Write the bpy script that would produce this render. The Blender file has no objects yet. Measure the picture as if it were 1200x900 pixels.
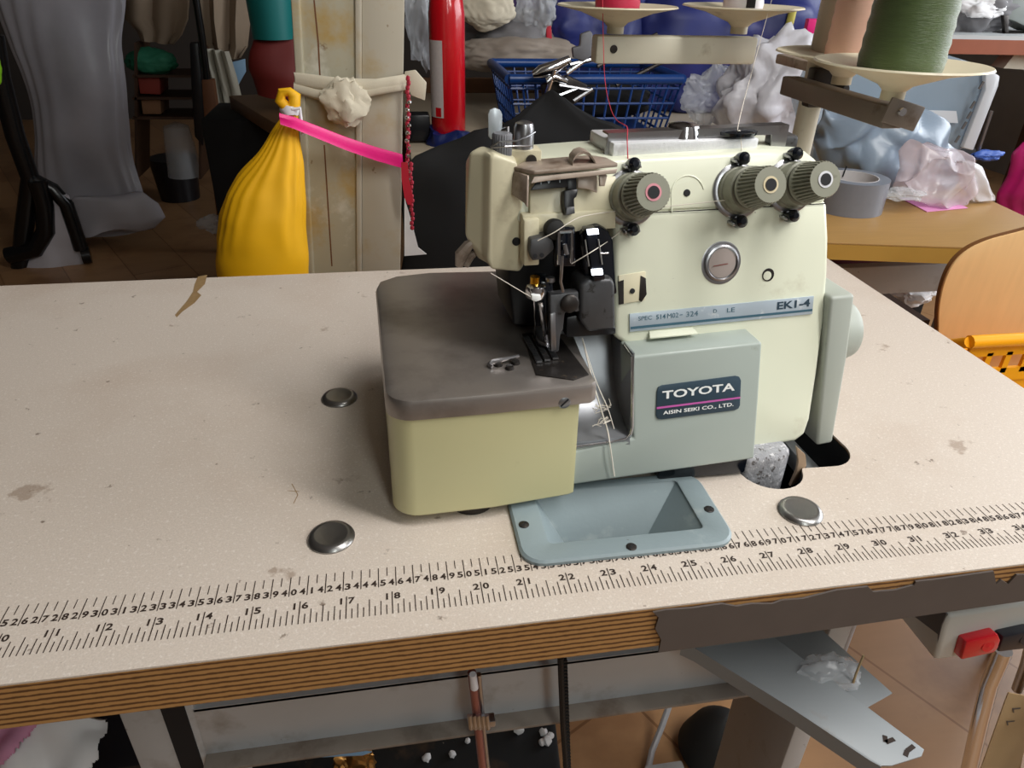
import bpy, bmesh, math, random
from mathutils import Vector as V, Matrix, noise
from mathutils.geometry import tessellate_polygon
random.seed(7)
R_ = math.radians
col = bpy.context.scene.collection

# ---------------------------------------------------------------- units: cm, origin on the table top, table top 75 cm above the floor
def W(p): return V((p[0]*.01, p[1]*.01, p[2]*.01+.75))
FPX = 845.4
def _rot(w):
    a = V(w); th = a.length
    return Matrix.Rotation(th, 3, a.normalized())
RC = _rot((-1.0348, .1081, .1402))            # world -> camera
CC = V((46.868, -28.509, 31.267))
def ray(x, y): return RC.transposed() @ V(((x-600)/FPX, -(y-450)/FPX, -1))
def pz(x, y, z): d = ray(x, y); return CC+d*((z-CC.z)/d.z)
def py(x, y, Y): d = ray(x, y); return CC+d*((Y-CC.y)/d.y)
def pX(x, y, X): d = ray(x, y); return CC+d*((X-CC.x)/d.x)
class Plane:
    def __init__(s, p0, th, tilt):
        th, t = R_(th), R_(tilt)
        s.p = V(p0); s.u = V((math.cos(th), math.sin(th), 0))
        s.n = V((math.sin(th)*math.cos(t), -math.cos(th)*math.cos(t), math.sin(t)))
        s.w = s.n.cross(s.u)
    def on(s, x, y, off=0):
        d = ray(x, y); p = s.p+s.n*off
        return CC+d*((p-CC).dot(s.n)/d.dot(s.n))
    def poly(s, pts, off=0): return [s.on(x, y, off) for x, y in pts]

# ---------------------------------------------------------------- materials
def lin(c):
    if isinstance(c, str): c = tuple(int(c[i:i+2], 16)/255 for i in (0, 2, 4))
    else: c = tuple(v/255 for v in c)
    return tuple(v/12.92 if v <= .04045 else ((v+.055)/1.055)**2.4 for v in c)+(1,)
MATS = {}
def mat(name, c, rough=.5, metal=0, var=.12, vs=12, dirt=None, bump=0, bs=400, alpha=1, trans=0, coat=0, sheen=0, emit=0, stretch=None):
    """dirt: list of (colour, noise scale per m, threshold 0..1, softness, strength)"""
    m = bpy.data.materials.new(name); m.use_nodes = True; MATS[name] = m
    nt = m.node_tree; N = nt.nodes; L = nt.links; b = N['Principled BSDF']
    tc = N.new('ShaderNodeTexCoord'); src = tc.outputs['Object']
    if stretch:
        mp = N.new('ShaderNodeMapping'); mp.inputs['Scale'].default_value = stretch; L.new(src, mp.inputs[0]); src = mp.outputs[0]
    base = lin(c)
    n = N.new('ShaderNodeTexNoise'); n.inputs['Scale'].default_value = vs; n.inputs['Detail'].default_value = 5; L.new(src, n.inputs[0])
    mx = N.new('ShaderNodeMixRGB'); mx.inputs[1].default_value = tuple(v*(1-var) for v in base[:3])+(1,)
    mx.inputs[2].default_value = tuple(min(1, v*(1+var)) for v in base[:3])+(1,)
    L.new(n.outputs[0], mx.inputs[0]); out = mx.outputs[0]
    for (dc, ds, th, so, st) in (dirt or []):
        q = N.new('ShaderNodeTexNoise'); q.inputs['Scale'].default_value = ds; q.inputs['Detail'].default_value = 6; q.inputs['Roughness'].default_value = .6
        L.new(tc.outputs['Object'], q.inputs[0])
        r = N.new('ShaderNodeMapRange'); r.inputs[1].default_value = th; r.inputs[2].default_value = th+so; r.inputs[4].default_value = st
        L.new(q.outputs[0], r.inputs[0])
        k = N.new('ShaderNodeMixRGB'); k.inputs[2].default_value = lin(dc); L.new(r.outputs[0], k.inputs[0]); L.new(out, k.inputs[1]); out = k.outputs[0]
    L.new(out, b.inputs['Base Color'])
    b.inputs['Roughness'].default_value = rough; b.inputs['Metallic'].default_value = metal
    b.inputs['Alpha'].default_value = alpha; b.inputs['Transmission Weight'].default_value = trans
    b.inputs['Coat Weight'].default_value = coat; b.inputs['Sheen Weight'].default_value = sheen
    if emit: b.inputs['Emission Color'].default_value = base; b.inputs['Emission Strength'].default_value = emit
    if bump:
        q = N.new('ShaderNodeTexNoise'); q.inputs['Scale'].default_value = bs; q.inputs['Detail'].default_value = 3; L.new(src, q.inputs[0])
        u = N.new('ShaderNodeBump'); u.inputs['Strength'].default_value = bump; u.inputs['Distance'].default_value = .001
        L.new(q.outputs[0], u.inputs['Height']); L.new(u.outputs[0], b.inputs['Normal'])
    return m
mat('laminate', (208, 195, 182), .5, var=.2, vs=900, bump=.12, bs=900,
    dirt=[((176, 150, 128), 6, .5, .25, .35), ((92, 68, 48), 95, .675, .05, .7), ((240, 232, 224), 420, .56, .1, .4), ((128, 100, 76), 30, .655, .05, .5), ((60, 44, 34), 260, .735, .03, .8)])
mat('ink', (48, 34, 26), .7, var=.3, vs=500)
mat('grey_edge', (88, 80, 76), .55, var=.1, vs=60, dirt=[((150, 130, 105), 60, .72, .04, .8)])
mat('steel_grey', (186, 188, 190), .45, metal=.15, var=.06, vs=30, dirt=[((120, 105, 90), 20, .58, .15, .5), ((70, 60, 50), 120, .7, .05, .7)])
mat('lip_dirt', (140, 130, 120), .7, var=.2, vs=40, dirt=[((95, 75, 60), 25, .5, .2, .7)])
mat('cream', (226, 228, 206), .38, var=.04, vs=14, coat=.15, dirt=[((150, 134, 100), 22, .62, .14, .4), ((70, 60, 45), 160, .715, .03, .75)])
mat('cream_worn', (216, 208, 178), .42, var=.06, vs=14, coat=.1, dirt=[((120, 95, 60), 20, .58, .15, .5), ((60, 50, 35), 160, .72, .03, .8)])  # darker cream: the shade on the head put into the colour, plus grime
mat('cover_cream', (196, 190, 146), .4, var=.04, vs=10, coat=.1, dirt=[((120, 105, 75), 18, .64, .15, .4), ((60, 50, 35), 170, .74, .03, .7)])
mat('cover_grey', (164, 173, 166), .38, var=.04, vs=12, coat=.1, dirt=[((120, 120, 105), 40, .68, .08, .5), ((80, 76, 60), 190, .76, .03, .6)])
mat('belt_grey', (172, 177, 168), .42, var=.05, vs=12, dirt=[((120, 120, 105), 40, .68, .08, .5)])
mat('chute_grey', (136, 150, 154), .42, var=.08, vs=25, bump=.1, bs=300, dirt=[((70, 65, 60), 130, .7, .04, .8), ((180, 188, 188), 30, .62, .1, .4)])
mat('plate_metal', (158, 150, 144), .36, metal=.75, var=.12, vs=40, bump=.03, dirt=[((60, 50, 42), 14, .5, .25, .55)])
mat('chrome', (215, 215, 218), .14, metal=1, var=.04)
mat('brushed', (175, 175, 178), .3, metal=1, var=.08, vs=60, dirt=[((90, 80, 70), 60, .62, .1, .5)])
mat('silver_paint', (226, 226, 228), .45, metal=.25, var=.05, vs=40, bump=.3, bs=400, dirt=[((90, 80, 72), 150, .7, .05, .7)])
mat('satin', (150, 152, 156), .34, metal=.9, var=.08, vs=40)
mat('cap_metal', (150, 148, 146), .3, metal=.95, var=.1, vs=80)
mat('dark_metal', (58, 54, 52), .38, metal=.7, var=.3, vs=120, dirt=[((120, 105, 85), 150, .62, .08, .6)])
mat('black_part', (22, 22, 26), .35, var=.3, vs=60)
mat('black_gloss', (16, 20, 28), .15, var=.2, vs=60)
mat('grey_block', (84, 84, 86), .4, metal=.5, var=.15, vs=80, dirt=[((40, 34, 28), 120, .6, .06, .7)])
mat('dirty_cover', (164, 148, 134), .32, metal=.1, var=.2, vs=60, dirt=[((84, 62, 42), 50, .52, .15, .7)])
mat('brass', (190, 140, 40), .25, metal=1)
mat('cast', (168, 168, 172), .85, metal=.3, var=.3, vs=180, bump=.8, bs=300, dirt=[((80, 72, 66), 220, .58, .06, .8), ((228, 226, 228), 260, .58, .06, .8)])
mat('dial_grey', (140, 140, 124), .42, var=.08, vs=60, dirt=[((80, 72, 50), 120, .62, .1, .5)])
mat('dial_dark', (74, 72, 62), .45, var=.1, vs=60)
mat('pink_ring', (212, 140, 150), .5); mat('ivory_ring', (210, 195, 160), .5); mat('white_ring', (215, 215, 220), .5)
mat('label_silver', (176, 188, 198), .35, metal=.2, var=.05, vs=90, dirt=[((215, 220, 222), 60, .6, .06, .8)])
mat('label_blue', (60, 96, 112), .45); mat('badge_blue', (46, 66, 80), .4, var=.05)
mat('magenta', (196, 92, 168), .5); mat('white_ink', (236, 238, 236), .5, var=.02)
mat('led', (240, 246, 255), .3, emit=6, var=0)
mat('knob_grey', (112, 112, 116), .5, var=.1, vs=80)
mat('tan_board', (170, 145, 120), .7, var=.12, vs=30)
mat('hole_black', (20, 20, 24), .8)
mat('disc_cream', (206, 196, 170), .42, var=.06, vs=20, dirt=[((130, 112, 88), 30, .6, .12, .5)])
mat('stand_cream', (205, 200, 182), .45, var=.05, vs=20, dirt=[((130, 112, 88), 30, .62, .12, .5)])
mat('thread_red', (178, 24, 62), .55, var=.15, vs=120, stretch=(1, 1, 14), bump=.3, bs=260)
mat('thread_white', (236, 234, 238), .55, var=.04, vs=120, stretch=(1, 1, 14))
mat('thread_peach', (240, 196, 178), .55, var=.06, vs=120, stretch=(1, 1, 14), bump=.2, bs=260)
mat('thread_green', (72, 90, 46), .38, var=.2, vs=60, stretch=(1, 1, 10), bump=.5, bs=200, sheen=.3)
mat('orange', (222, 96, 50), .5)
mat('thread_line_red', (200, 50, 70), .7); mat('thread_line', (226, 218, 205), .7)
mat('paint_column', (184, 178, 156), .5, var=.1, vs=6, dirt=[((186, 150, 70), 5, .53, .1, .75), ((120, 84, 44), 34, .66, .05, .8), ((226, 222, 208), 9, .6, .08, .6)])
mat('column_pale', (190, 182, 164), .5, var=.08, vs=6, dirt=[((176, 146, 84), 6, .58, .1, .5), ((120, 90, 55), 50, .7, .04, .7)])
mat('yellow_cloth', (240, 180, 2), .6, var=.08, vs=20)
mat('cotton', (208, 198, 176), .85, var=.08, vs=40, bump=.3, bs=500)
mat('hot_pink', (238, 20, 128), .42, var=.08, vs=40)
mat('red_strap', (190, 26, 48), .6)
mat('ext_red', (196, 16, 28), .25, var=.05, coat=.4)
mat('paper_label', (196, 186, 184), .6, var=.12, vs=160)
mat('blue_cover', (22, 36, 92), .35, var=.2, vs=40)
mat('blue_plastic', (14, 60, 126), .35, var=.06)
mat('navy_cloth', (34, 44, 112), .5, var=.3, vs=9, dirt=[((62, 52, 124), 6, .52, .2, .6)])
mat('purple_cloth', (92, 70, 126), .6, var=.2, vs=12, dirt=[((60, 56, 110), 9, .55, .15, .6)])
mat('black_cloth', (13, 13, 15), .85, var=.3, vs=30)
mat('white_cloth', (232, 230, 230), .7, var=.08, vs=30)
mat('pink_cloth', (226, 156, 188), .75, var=.1, vs=20)
mat('film', (225, 228, 232), .18, alpha=.34, var=.1, vs=20, bump=.4, bs=60)
mat('film_grey', (172, 169, 175), .22, alpha=.9, var=.25, vs=5, bump=1, bs=14)
mat('film_blue', (142, 158, 176), .3, alpha=.9, var=.16, vs=12, bump=.4, bs=60)
mat('film_pink', (226, 212, 218), .2, alpha=.5, var=.2, vs=16, bump=.5, bs=80)
mat('film_white', (224, 222, 228), .4, alpha=.9, var=.08, vs=20, bump=.5, bs=90)
mat('box_clear', (170, 188, 204), .15, alpha=.55, var=.06, vs=20)
mat('box_rim', (222, 226, 232), .25, alpha=.85, var=.04, vs=20)
mat('duct_tape', (128, 132, 142), .36, var=.08, vs=60, metal=.2); mat('tape_core', (196, 192, 192), .7)
mat('pink_paper', (238, 160, 214), .6)
mat('desk_wood', (170, 132, 78), .4, var=.1, vs=18, stretch=(1, 8, 8)); mat('desk_edge', (180, 140, 66), .42, var=.08, vs=18)
mat('chair_wood', (226, 186, 132), .34, var=.08, vs=14, stretch=(8, 8, 1), coat=.2); mat('chair_edge', (120, 78, 40), .5)
mat('orange_plastic', (248, 168, 10), .35, var=.06)
mat('bag_magenta', (190, 30, 110), .35, var=.2, vs=20)
mat('white_top', (212, 216, 216), .35, var=.05, vs=10); mat('brown_edge', (164, 92, 62), .5, var=.12, vs=20)
mat('machine_grey', (150, 156, 152), .4, var=.05); mat('dark_wood', (70, 46, 30), .6, var=.2, vs=10)
mat('rack_black', (14, 14, 15), .25); mat('teal', (20, 120, 118), .45, var=.1, vs=10); mat('maroon', (118, 34, 30), .6, var=.2, vs=12)
mat('beige_cloth', (150, 132, 112), .85, var=.14, vs=8); mat('carton', (150, 110, 80), .8, var=.15, vs=10)
mat('green_cloth', (40, 120, 90), .7, var=.2, vs=14); mat('light_blue', (140, 175, 205), .7)
mat('dark_wall', (62, 54, 48), .85, var=.25, vs=2); mat('ceiling_white', (150, 145, 140), .8)
mat('red_button', (214, 24, 40), .25, coat=.3); mat('dark_button', (44, 46, 54), .3); mat('switch_shell', (206, 206, 200), .4, var=.04, vs=20, dirt=[((120, 112, 100), 40, .68, .08, .5)]); mat('switch_side', (88, 84, 82), .5)
mat('rod_red', (150, 96, 88), .35, metal=.5, var=.15, vs=40); mat('rubber', (20, 19, 18), .7)
mat('cable_grey', (176, 176, 180), .45); mat('pan_black', (24, 26, 28), .6, var=.3, vs=20, dirt=[((150, 140, 120), 60, .72, .03, .8), ((90, 66, 44), 14, .6, .1, .5)])
mat('lime', (150, 220, 30), .6); mat('strip_tan', (190, 165, 125), .35, var=.1, vs=20, alpha=.9); mat('yellow_strap', (200, 190, 90), .6)

mat('steel_trough', (152, 157, 160), .45, metal=.1, var=.04, vs=30, dirt=[((140, 120, 90), 16, .62, .1, .4)])
mat('brass_foil', (180, 130, 70), .3, metal=.8, var=.2); mat('rust', (110, 70, 40), .8); mat('cord_red', (170, 40, 60), .5, var=.4, vs=300)
mat('rear_top', (186, 172, 150), .5, var=.1, vs=8); mat('cushion_grey', (120, 118, 120), .8, var=.15, vs=12); mat('beige_light', (150, 138, 126), .8, var=.1, vs=12)
mat('maroon_cloth', (110, 24, 50), .7); mat('blue_light', (60, 100, 190), .5); mat('sheet_dim', (190, 186, 192), .6, var=.1, vs=8, bump=.3, bs=30)
mat('garment_dim', (170, 165, 150), .8); mat('dark_board', (112, 70, 42), .6, var=.15, vs=8); mat('carton_red', (150, 60, 50), .7, var=.3, vs=6); mat('ledge_wood', (120, 90, 60), .5, var=.2, vs=8)

def ply_mat():
    m = mat('plywood', (150, 100, 52), .6, var=.2, vs=30, stretch=(1, 12, 30)); nt = m.node_tree; N, L = nt.nodes, nt.links; b = N['Principled BSDF']
    src = b.inputs['Base Color'].links[0].from_socket
    tc = N.new('ShaderNodeTexCoord'); mp = N.new('ShaderNodeMapping'); mp.inputs['Scale'].default_value = (.4, .4, 1); L.new(tc.outputs['Object'], mp.inputs[0])
    w = N.new('ShaderNodeTexWave'); w.bands_direction = 'Z'; w.inputs['Scale'].default_value = 82; w.inputs['Distortion'].default_value = 1.1; w.inputs['Detail'].default_value = 4; w.inputs['Detail Scale'].default_value = 6
    L.new(mp.outputs[0], w.inputs[0])
    r = N.new('ShaderNodeValToRGB'); e = r.color_ramp.elements
    e[0].position = .12; e[0].color = lin((54, 30, 14)); e[1].position = .55; e[1].color = lin((182, 138, 84))
    L.new(w.outputs[0], r.inputs[0]); k = N.new('ShaderNodeMixRGB'); k.inputs[0].default_value = .75; L.new(src, k.inputs[1]); L.new(r.outputs[0], k.inputs[2]); L.new(k.outputs[0], b.inputs['Base Color'])
ply_mat()
def floor_mat():
    m = mat('floor_wood', (176, 134, 94), .38, var=.14, vs=7, stretch=(1, 6, 1), dirt=[((120, 78, 50), 3, .52, .12, .5)]); nt = m.node_tree; N, L = nt.nodes, nt.links; b = N['Principled BSDF']
    src = b.inputs['Base Color'].links[0].from_socket
    tc = N.new('ShaderNodeTexCoord'); mp = N.new('ShaderNodeMapping'); mp.inputs['Rotation'].default_value = (0, 0, R_(62)); L.new(tc.outputs['Object'], mp.inputs[0])
    br = N.new('ShaderNodeTexBrick'); br.inputs['Scale'].default_value = 1; br.inputs['Brick Width'].default_value = 1.2; br.inputs['Row Height'].default_value = .2
    br.inputs['Mortar Size'].default_value = .0025; br.inputs['Color1'].default_value = (.78, .78, .78, 1); br.inputs['Color2'].default_value = (1, 1, 1, 1); br.inputs['Mortar'].default_value = (.55, .48, .42, 1)
    L.new(mp.outputs[0], br.inputs[0]); k = N.new('ShaderNodeMixRGB'); k.blend_type = 'MULTIPLY'; k.inputs[0].default_value = 1
    L.new(src, k.inputs[1]); L.new(br.outputs[0], k.inputs[2]); L.new(k.outputs[0], b.inputs['Base Color'])
floor_mat()

# ---------------------------------------------------------------- mesh builder (everything in cm)
class MB:
    def __init__(s): s.v = []; s.f = []
    def raw(s, v, f):
        o = len(s.v); s.v += [V(p) for p in v]; s.f += [[i+o for i in q] for q in f]; return s
    def bm(s, b):
        b.verts.ensure_lookup_table(); o = len(s.v)
        for i, x in enumerate(b.verts): x.index = i
        s.v += [x.co.copy() for x in b.verts]; s.f += [[x.index+o for x in f.verts] for f in b.faces]; b.free(); return s
    def loft(s, loops, cap=True, bev=0, seg=2, closed=True, ang=30):
        b = bmesh.new(); L = [[b.verts.new(p) for p in lp] for lp in loops]; n = len(loops[0])
        for a, c in zip(L[:-1], L[1:]):
            for i in range(n if closed else n-1):
                j = (i+1) % n
                try: b.faces.new((a[i], a[j], c[j], c[i]))
                except ValueError: pass
        if cap and closed: b.faces.new(L[0][::-1]); b.faces.new(L[-1])
        bmesh.ops.recalc_face_normals(b, faces=b.faces)
        if bev:
            es = [e for e in b.edges if len(e.link_faces) == 2 and e.calc_face_angle(0) > R_(ang)]
            bmesh.ops.bevel(b, geom=es, offset=bev, segments=seg, affect='EDGES', profile=.5, clamp_overlap=True)
        return s.bm(b)
    def prism(s, poly, d, bev=0, seg=2, ang=30):
        poly = [V(p) for p in poly]; d = V(d); return s.loft([poly, [p+d for p in poly]], bev=bev, seg=seg, ang=ang)
    def box(s, c, size, rot=None, bev=0, seg=2):
        x, y, z = (k/2 for k in size); rot = rot or Matrix.Identity(3); c = V(c)
        lo = [c+rot @ V(p) for p in ((-x, -y, -z), (x, -y, -z), (x, y, -z), (-x, y, -z))]
        return s.prism(lo, rot @ V((0, 0, 2*z)), bev, seg)
    def tube(s, pts, r, n=10, cap=True):
        pts = [V(p) for p in pts]; rs = r if isinstance(r, (list, tuple)) else [r]*len(pts); loops = []
        t = (pts[1]-pts[0]).normalized(); a = t.orthogonal().normalized()
        for i, p in enumerate(pts):
            t = (pts[min(i+1, len(pts)-1)]-pts[max(i-1, 0)]).normalized(); a = (a-t*a.dot(t))
            a = a.normalized() if a.length > 1e-6 else t.orthogonal().normalized(); b = t.cross(a)
            loops.append([p+(a*math.cos(k*math.tau/n)+b*math.sin(k*math.tau/n))*rs[i] for k in range(n)])
        return s.loft(loops, cap)
    def lathe(s, prof, o, ax, n=32, ref=None, knurl=0, kd=0, kr=None):
        o = V(o); ax = V(ax).normalized(); a = (V(ref)-ax*V(ref).dot(ax)).normalized() if ref else ax.orthogonal().normalized(); b = ax.cross(a)
        loops = []
        for r, h in prof:
            r = max(r, .001); lp = []
            for k in range(n):
                rr = r
                if knurl and kr and kr[0] <= h <= kr[1]: rr = r-(kd if (k % knurl) == 0 else 0)
                lp.append(o+ax*h+(a*math.cos(k*math.tau/n)+b*math.sin(k*math.tau/n))*rr)
            loops.append(lp)
        return s.loft(loops)
    def grid(s, g, thick=0):
        n, m = len(g), len(g[0]); v = [p for r in g for p in r]
        f = [[i*m+j, i*m+j+1, (i+1)*m+j+1, (i+1)*m+j] for i in range(n-1) for j in range(m-1)]
        if not thick: return s.raw(v, f)
        b = bmesh.new(); vs = [b.verts.new(p) for p in v]
        for q in f: b.faces.new([vs[i] for i in q])
        bmesh.ops.recalc_face_normals(b, faces=b.faces); bmesh.ops.solidify(b, geom=b.faces, thickness=thick); return s.bm(b)
    def build(s, name, m, parent=None, sharp=38):
        me = bpy.data.meshes.new(name); o = bpy.data.objects.new(name, me); col.objects.link(o)
        vs = [W(p) for p in s.v]
        if parent is None:
            lo = V([min(v[i] for v in vs) for i in range(3)]); hi = V([max(v[i] for v in vs) for i in range(3)])
            org = V(((lo.x+hi.x)/2, (lo.y+hi.y)/2, lo.z)); o.location = org
        else:
            org = V(); q = parent
            while q: org = org+q.location; q = q.parent
            o.parent = parent
        me.from_pydata([v-org for v in vs], [], s.f); me.materials.append(MATS[m] if isinstance(m, str) else m)
        me.validate(); me.update()
        b = bmesh.new(); b.from_mesh(me); bmesh.ops.recalc_face_normals(b, faces=b.faces); b.to_mesh(me); b.free()
        me.shade_smooth(); me.set_sharp_from_angle(angle=R_(sharp)); return o
def tag(o, label=None, cat=None, group=None, kind=None):
    if label: o['label'] = label
    if cat: o['category'] = cat
    if group: o['group'] = group
    if kind: o['kind'] = kind
    return o
def empty(name, p, label, cat, group=None):
    o = bpy.data.objects.new(name, None); col.objects.link(o); o.location = W(p); o.empty_display_size = .02
    return tag(o, label, cat, group)
def struct(name, mb, m): return tag(mb.build(name, m), kind='structure')
def nz(p, sc, k=0): return noise.noise(V(p)*sc+V((k*7.3, k*3.1, k)))
def disp(mb, amp, sc, k=0):
    for i, p in enumerate(mb.v): mb.v[i] = p+V((nz(p, sc, k), nz(p, sc, k+5), nz(p, sc, k+9)))*amp
    return mb
def arc(c, r, a0, a1, n): return [(c[0]+r*math.cos(R_(a0+(a1-a0)*i/n)), c[1]+r*math.sin(R_(a0+(a1-a0)*i/n))) for i in range(n+1)]
def lerp(a, b, t): return a+(b-a)*t
def blob(sil, Y, ratio=.8, n=40, sub=4, pleats=0, pamp=.05, amp=0, sc=.15, k=0, pf=None, ysh=0):
    """rounded body from its left and right outline (pixel rows) at distance Y, with real depth"""
    rows = []
    for a, b in zip(sil[:-1], sil[1:]):
        for i in range(sub): rows.append([lerp(a[j], b[j], i/sub) for j in range(3)])
    rows.append(list(sil[-1])); loops = []
    for q, (yy, xl, xr) in enumerate(rows):
        a = py(xl, yy, Y); b = py(xr, yy, Y); c = (a+b)/2; r = (b-a).length/2; lp = []; t = q/(len(rows)-1)
        ps = pf(t) if pf else 1
        for i in range(n):
            th = i*math.tau/n; m = 1+pamp*ps*math.sin(th*pleats+2*math.sin(th*3+t*2)) if pleats else 1
            lp.append(c+V((math.cos(th)*r*m, math.sin(th)*r*m*ratio+ysh, 0)))
        loops.append(lp)
    mb = MB().loft(loops)
    return disp(mb, amp, sc, k) if amp else mb
def crumple(cx, cy, Y, rx, rz, ry, amp, sc, k=0, sub=4, zflat=None):
    """crumpled lump centred on pixel (cx, cy) at distance Y with radii in cm"""
    b = bmesh.new(); bmesh.ops.create_icosphere(b, subdivisions=sub, radius=1); c = py(cx, cy, Y)
    for v in b.verts:
        d = v.co.normalized(); f = 1+amp*(nz(d, sc, k)+.6*abs(nz(d, sc*2.3, k+3))+.12*nz(d, sc*4.5, k+6))
        v.co = c+V((d.x*rx*f, d.y*ry*f, d.z*rz*f))
        if zflat is not None: v.co.z = max(v.co.z, zflat)
    return MB().bm(b)
def glyphs(size_cache={}):
    return size_cache
def text_verts(s, bold=0.0, italic=0):
    key = (s, bold)
    if key in glyphs(): return glyphs()[key]
    c = bpy.data.curves.new('t', 'FONT'); c.body = s; c.size = 1; c.offset = bold; c.resolution_u = 3
    o = bpy.data.objects.new('t', c); col.objects.link(o); bpy.context.view_layer.update()
    dg = bpy.context.evaluated_depsgraph_get(); me = bpy.data.meshes.new_from_object(o.evaluated_get(dg))
    vs = [v.co.copy() for v in me.vertices]; fs = [list(p.vertices) for p in me.polygons]
    bpy.data.objects.remove(o); bpy.data.curves.remove(c); bpy.data.meshes.remove(me)
    x0 = min(v.x for v in vs); x1 = max(v.x for v in vs); y0 = min(v.y for v in vs); y1 = max(v.y for v in vs)
    glyphs()[key] = (vs, fs, x0, x1, y0, y1); return glyphs()[key]
def put_text(mb, s, o, u, w, width, height, bold=0.0):
    vs, fs, x0, x1, y0, y1 = text_verts(s, bold); o, u, w = V(o), V(u), V(w)
    mb.raw([o+u*((v.x-x0)/(x1-x0)*width)+w*((v.y-y0)/(y1-y0)*height) for v in vs], fs)
def digit(mb, ch_, x, y, z, h, wd):
    if ch_ == '1': g = text_verts('1', .03); w_ = h*(g[3]-g[2])/(g[5]-g[4])*1.1; x += (wd-w_)*.5; wd = w_
    put_text(mb, ch_, (x, y, z), (1, 0, 0), (0, 1, 0), wd, h, .03)
def bar(mb, a, b, wd, up, h=.01):
    a, b, up = V(a), V(b), V(up); s = (b-a).cross(up).normalized()*wd/2
    mb.raw([a-s, a+s, b+s, b-s, a-s+up*h, a+s+up*h, b+s+up*h, b-s+up*h], [[4, 5, 6, 7], [0, 1, 5, 4], [1, 2, 6, 5], [2, 3, 7, 6], [3, 0, 4, 7]])
def screw(P, p, r, name='screw', m='dark_metal', parent=None, n=None, slot=True, h=.12):
    ax = n or P.n; mb = MB().lathe([(0, -.05), (r, -.05), (r, h*.6), (r*.85, h), (0, h)], p, ax, 20)
    o = mb.build(name, m, parent)
    if slot:
        a = V(ax).orthogonal().normalized(); q = V(p)+V(ax)*(h+.005); sm = MB(); bar(sm, q-a*r*.8, q+a*r*.8, r*.28, V(ax), .01); sm.build('slot', 'hole_black', o)
    return o

# ================================================================ CAMERA
scn = bpy.context.scene
cam = bpy.data.cameras.new('camera'); cam.sensor_width = 36; cam.lens = FPX/1200*36; cam.clip_start = .01; cam.clip_end = 100
co = bpy.data.objects.new('camera', cam); col.objects.link(co)
mw = RC.transposed().to_4x4(); mw.translation = W(CC); co.matrix_world = mw; scn.camera = co
scn.view_settings.view_transform = 'Standard'; scn.view_settings.look = 'None'; scn.view_settings.gamma = 1; scn.view_settings.use_curve_mapping = False

# ================================================================ ROOM
FX0, FX1, FY0, FY1, FZ, CZ = -300, 420, -220, 560, -75, 215
struct('floor', MB().box(((FX0+FX1)/2, (FY0+FY1)/2, FZ-3), (FX1-FX0, FY1-FY0, 6)), 'floor_wood')
struct('wall_back', MB().box(((FX0+FX1)/2, FY1+5, 70), (FX1-FX0, 10, 290)), 'dark_wall')
struct('wall_left', MB().box((FX0-5, (FY0+FY1)/2, 70), (10, FY1-FY0, 290)), 'dark_wall')
#RIGHTWALL
# right wall with the window the daylight comes through
wy0, wy1, wz0, wz1 = -100, 260, 25, 175
wr = MB(); xr = FX1+5
wr.box((xr, (FY0+wy0)/2, 70), (10, wy0-FY0, 290)); wr.box((xr, (wy1+FY1)/2, 70), (10, FY1-wy1, 290))
wr.box((xr, (wy0+wy1)/2, (wz0-75)/2), (10, wy1-wy0, wz0+75)); wr.box((xr, (wy0+wy1)/2, (wz1+CZ)/2), (10, wy1-wy0, CZ-wz1))
struct('wall_right', wr, 'ceiling_white')
fr = MB()
for yy in (wy0, 20, 140, wy1): fr.box((xr, yy, (wz0+wz1)/2), (6, 5, wz1-wz0))
for zz in (wz0, wz1): fr.box((xr, (wy0+wy1)/2, zz), (6, wy1-wy0, 5))
struct('window_1', fr, 'white_top')
struct('wall_front', MB().box(((FX0+FX1)/2, FY0-5, 70), (FX1-FX0, 10, 290)), 'ceiling_white')
struct('ceiling', MB().box(((FX0+FX1)/2, (FY0+FY1)/2, CZ+3), (FX1-FX0, FY1-FY0, 6)), 'ceiling_white')

# ================================================================ SEWING TABLE
TX0, TX1, TY0, TY1, TH = -8, 100.8, -1.7, 51.2, 3.3
table = empty('sewing_table', (46, 25, -75), 'cream laminate sewing table with a printed ruler scale and layered plywood edge', 'table')
chute_hole = [(55.0, 3.4), (66.0, 3.4), (66.0, 9.0), (55.0, 9.0)]
cut = [(70.0, 12.4)]+arc((72.9, 9.55), 2.35, 190, 345, 12)+[ (75.35, 9.25)]+arc((77.9, 11.3), 2.15, -95, 10, 10)+[(79.6, 22), (70, 22)]
cr = 1.5
outer = [(TX0, TY0), (TX1-cr, TY0)]+arc((TX1-cr, TY0+cr), cr, -90, 0, 5)[1:]+[(TX1, TY1-cr)]+arc((TX1-cr, TY1-cr), cr, 0, 90, 5)[1:]+[(TX0, TY1)]
def slab_with_holes(z0, z1, outer, holes, sides=True):
    mb = MB(); loops = [outer]+holes; flat = [p for l in loops for p in l]
    tri = tessellate_polygon([[V((x, y, 0)) for x, y in l] for l in loops])
    for z in (z0, z1): mb.raw([(x, y, z) for x, y in flat], [list(t) for t in tri])
    if sides:
        for l in loops:
            n = len(l); mb.raw([(x, y, z0) for x, y in l]+[(x, y, z1) for x, y in l], [[i, (i+1) % n, n+(i+1) % n, n+i] for i in range(n)])
    return mb
slab_with_holes(-.12, 0, outer, [chute_hole, cut]).build('tabletop', 'laminate', table)
slab_with_holes(-TH, -.12, outer, [chute_hole, cut]).build('plywood_core', 'plywood', table)
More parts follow.
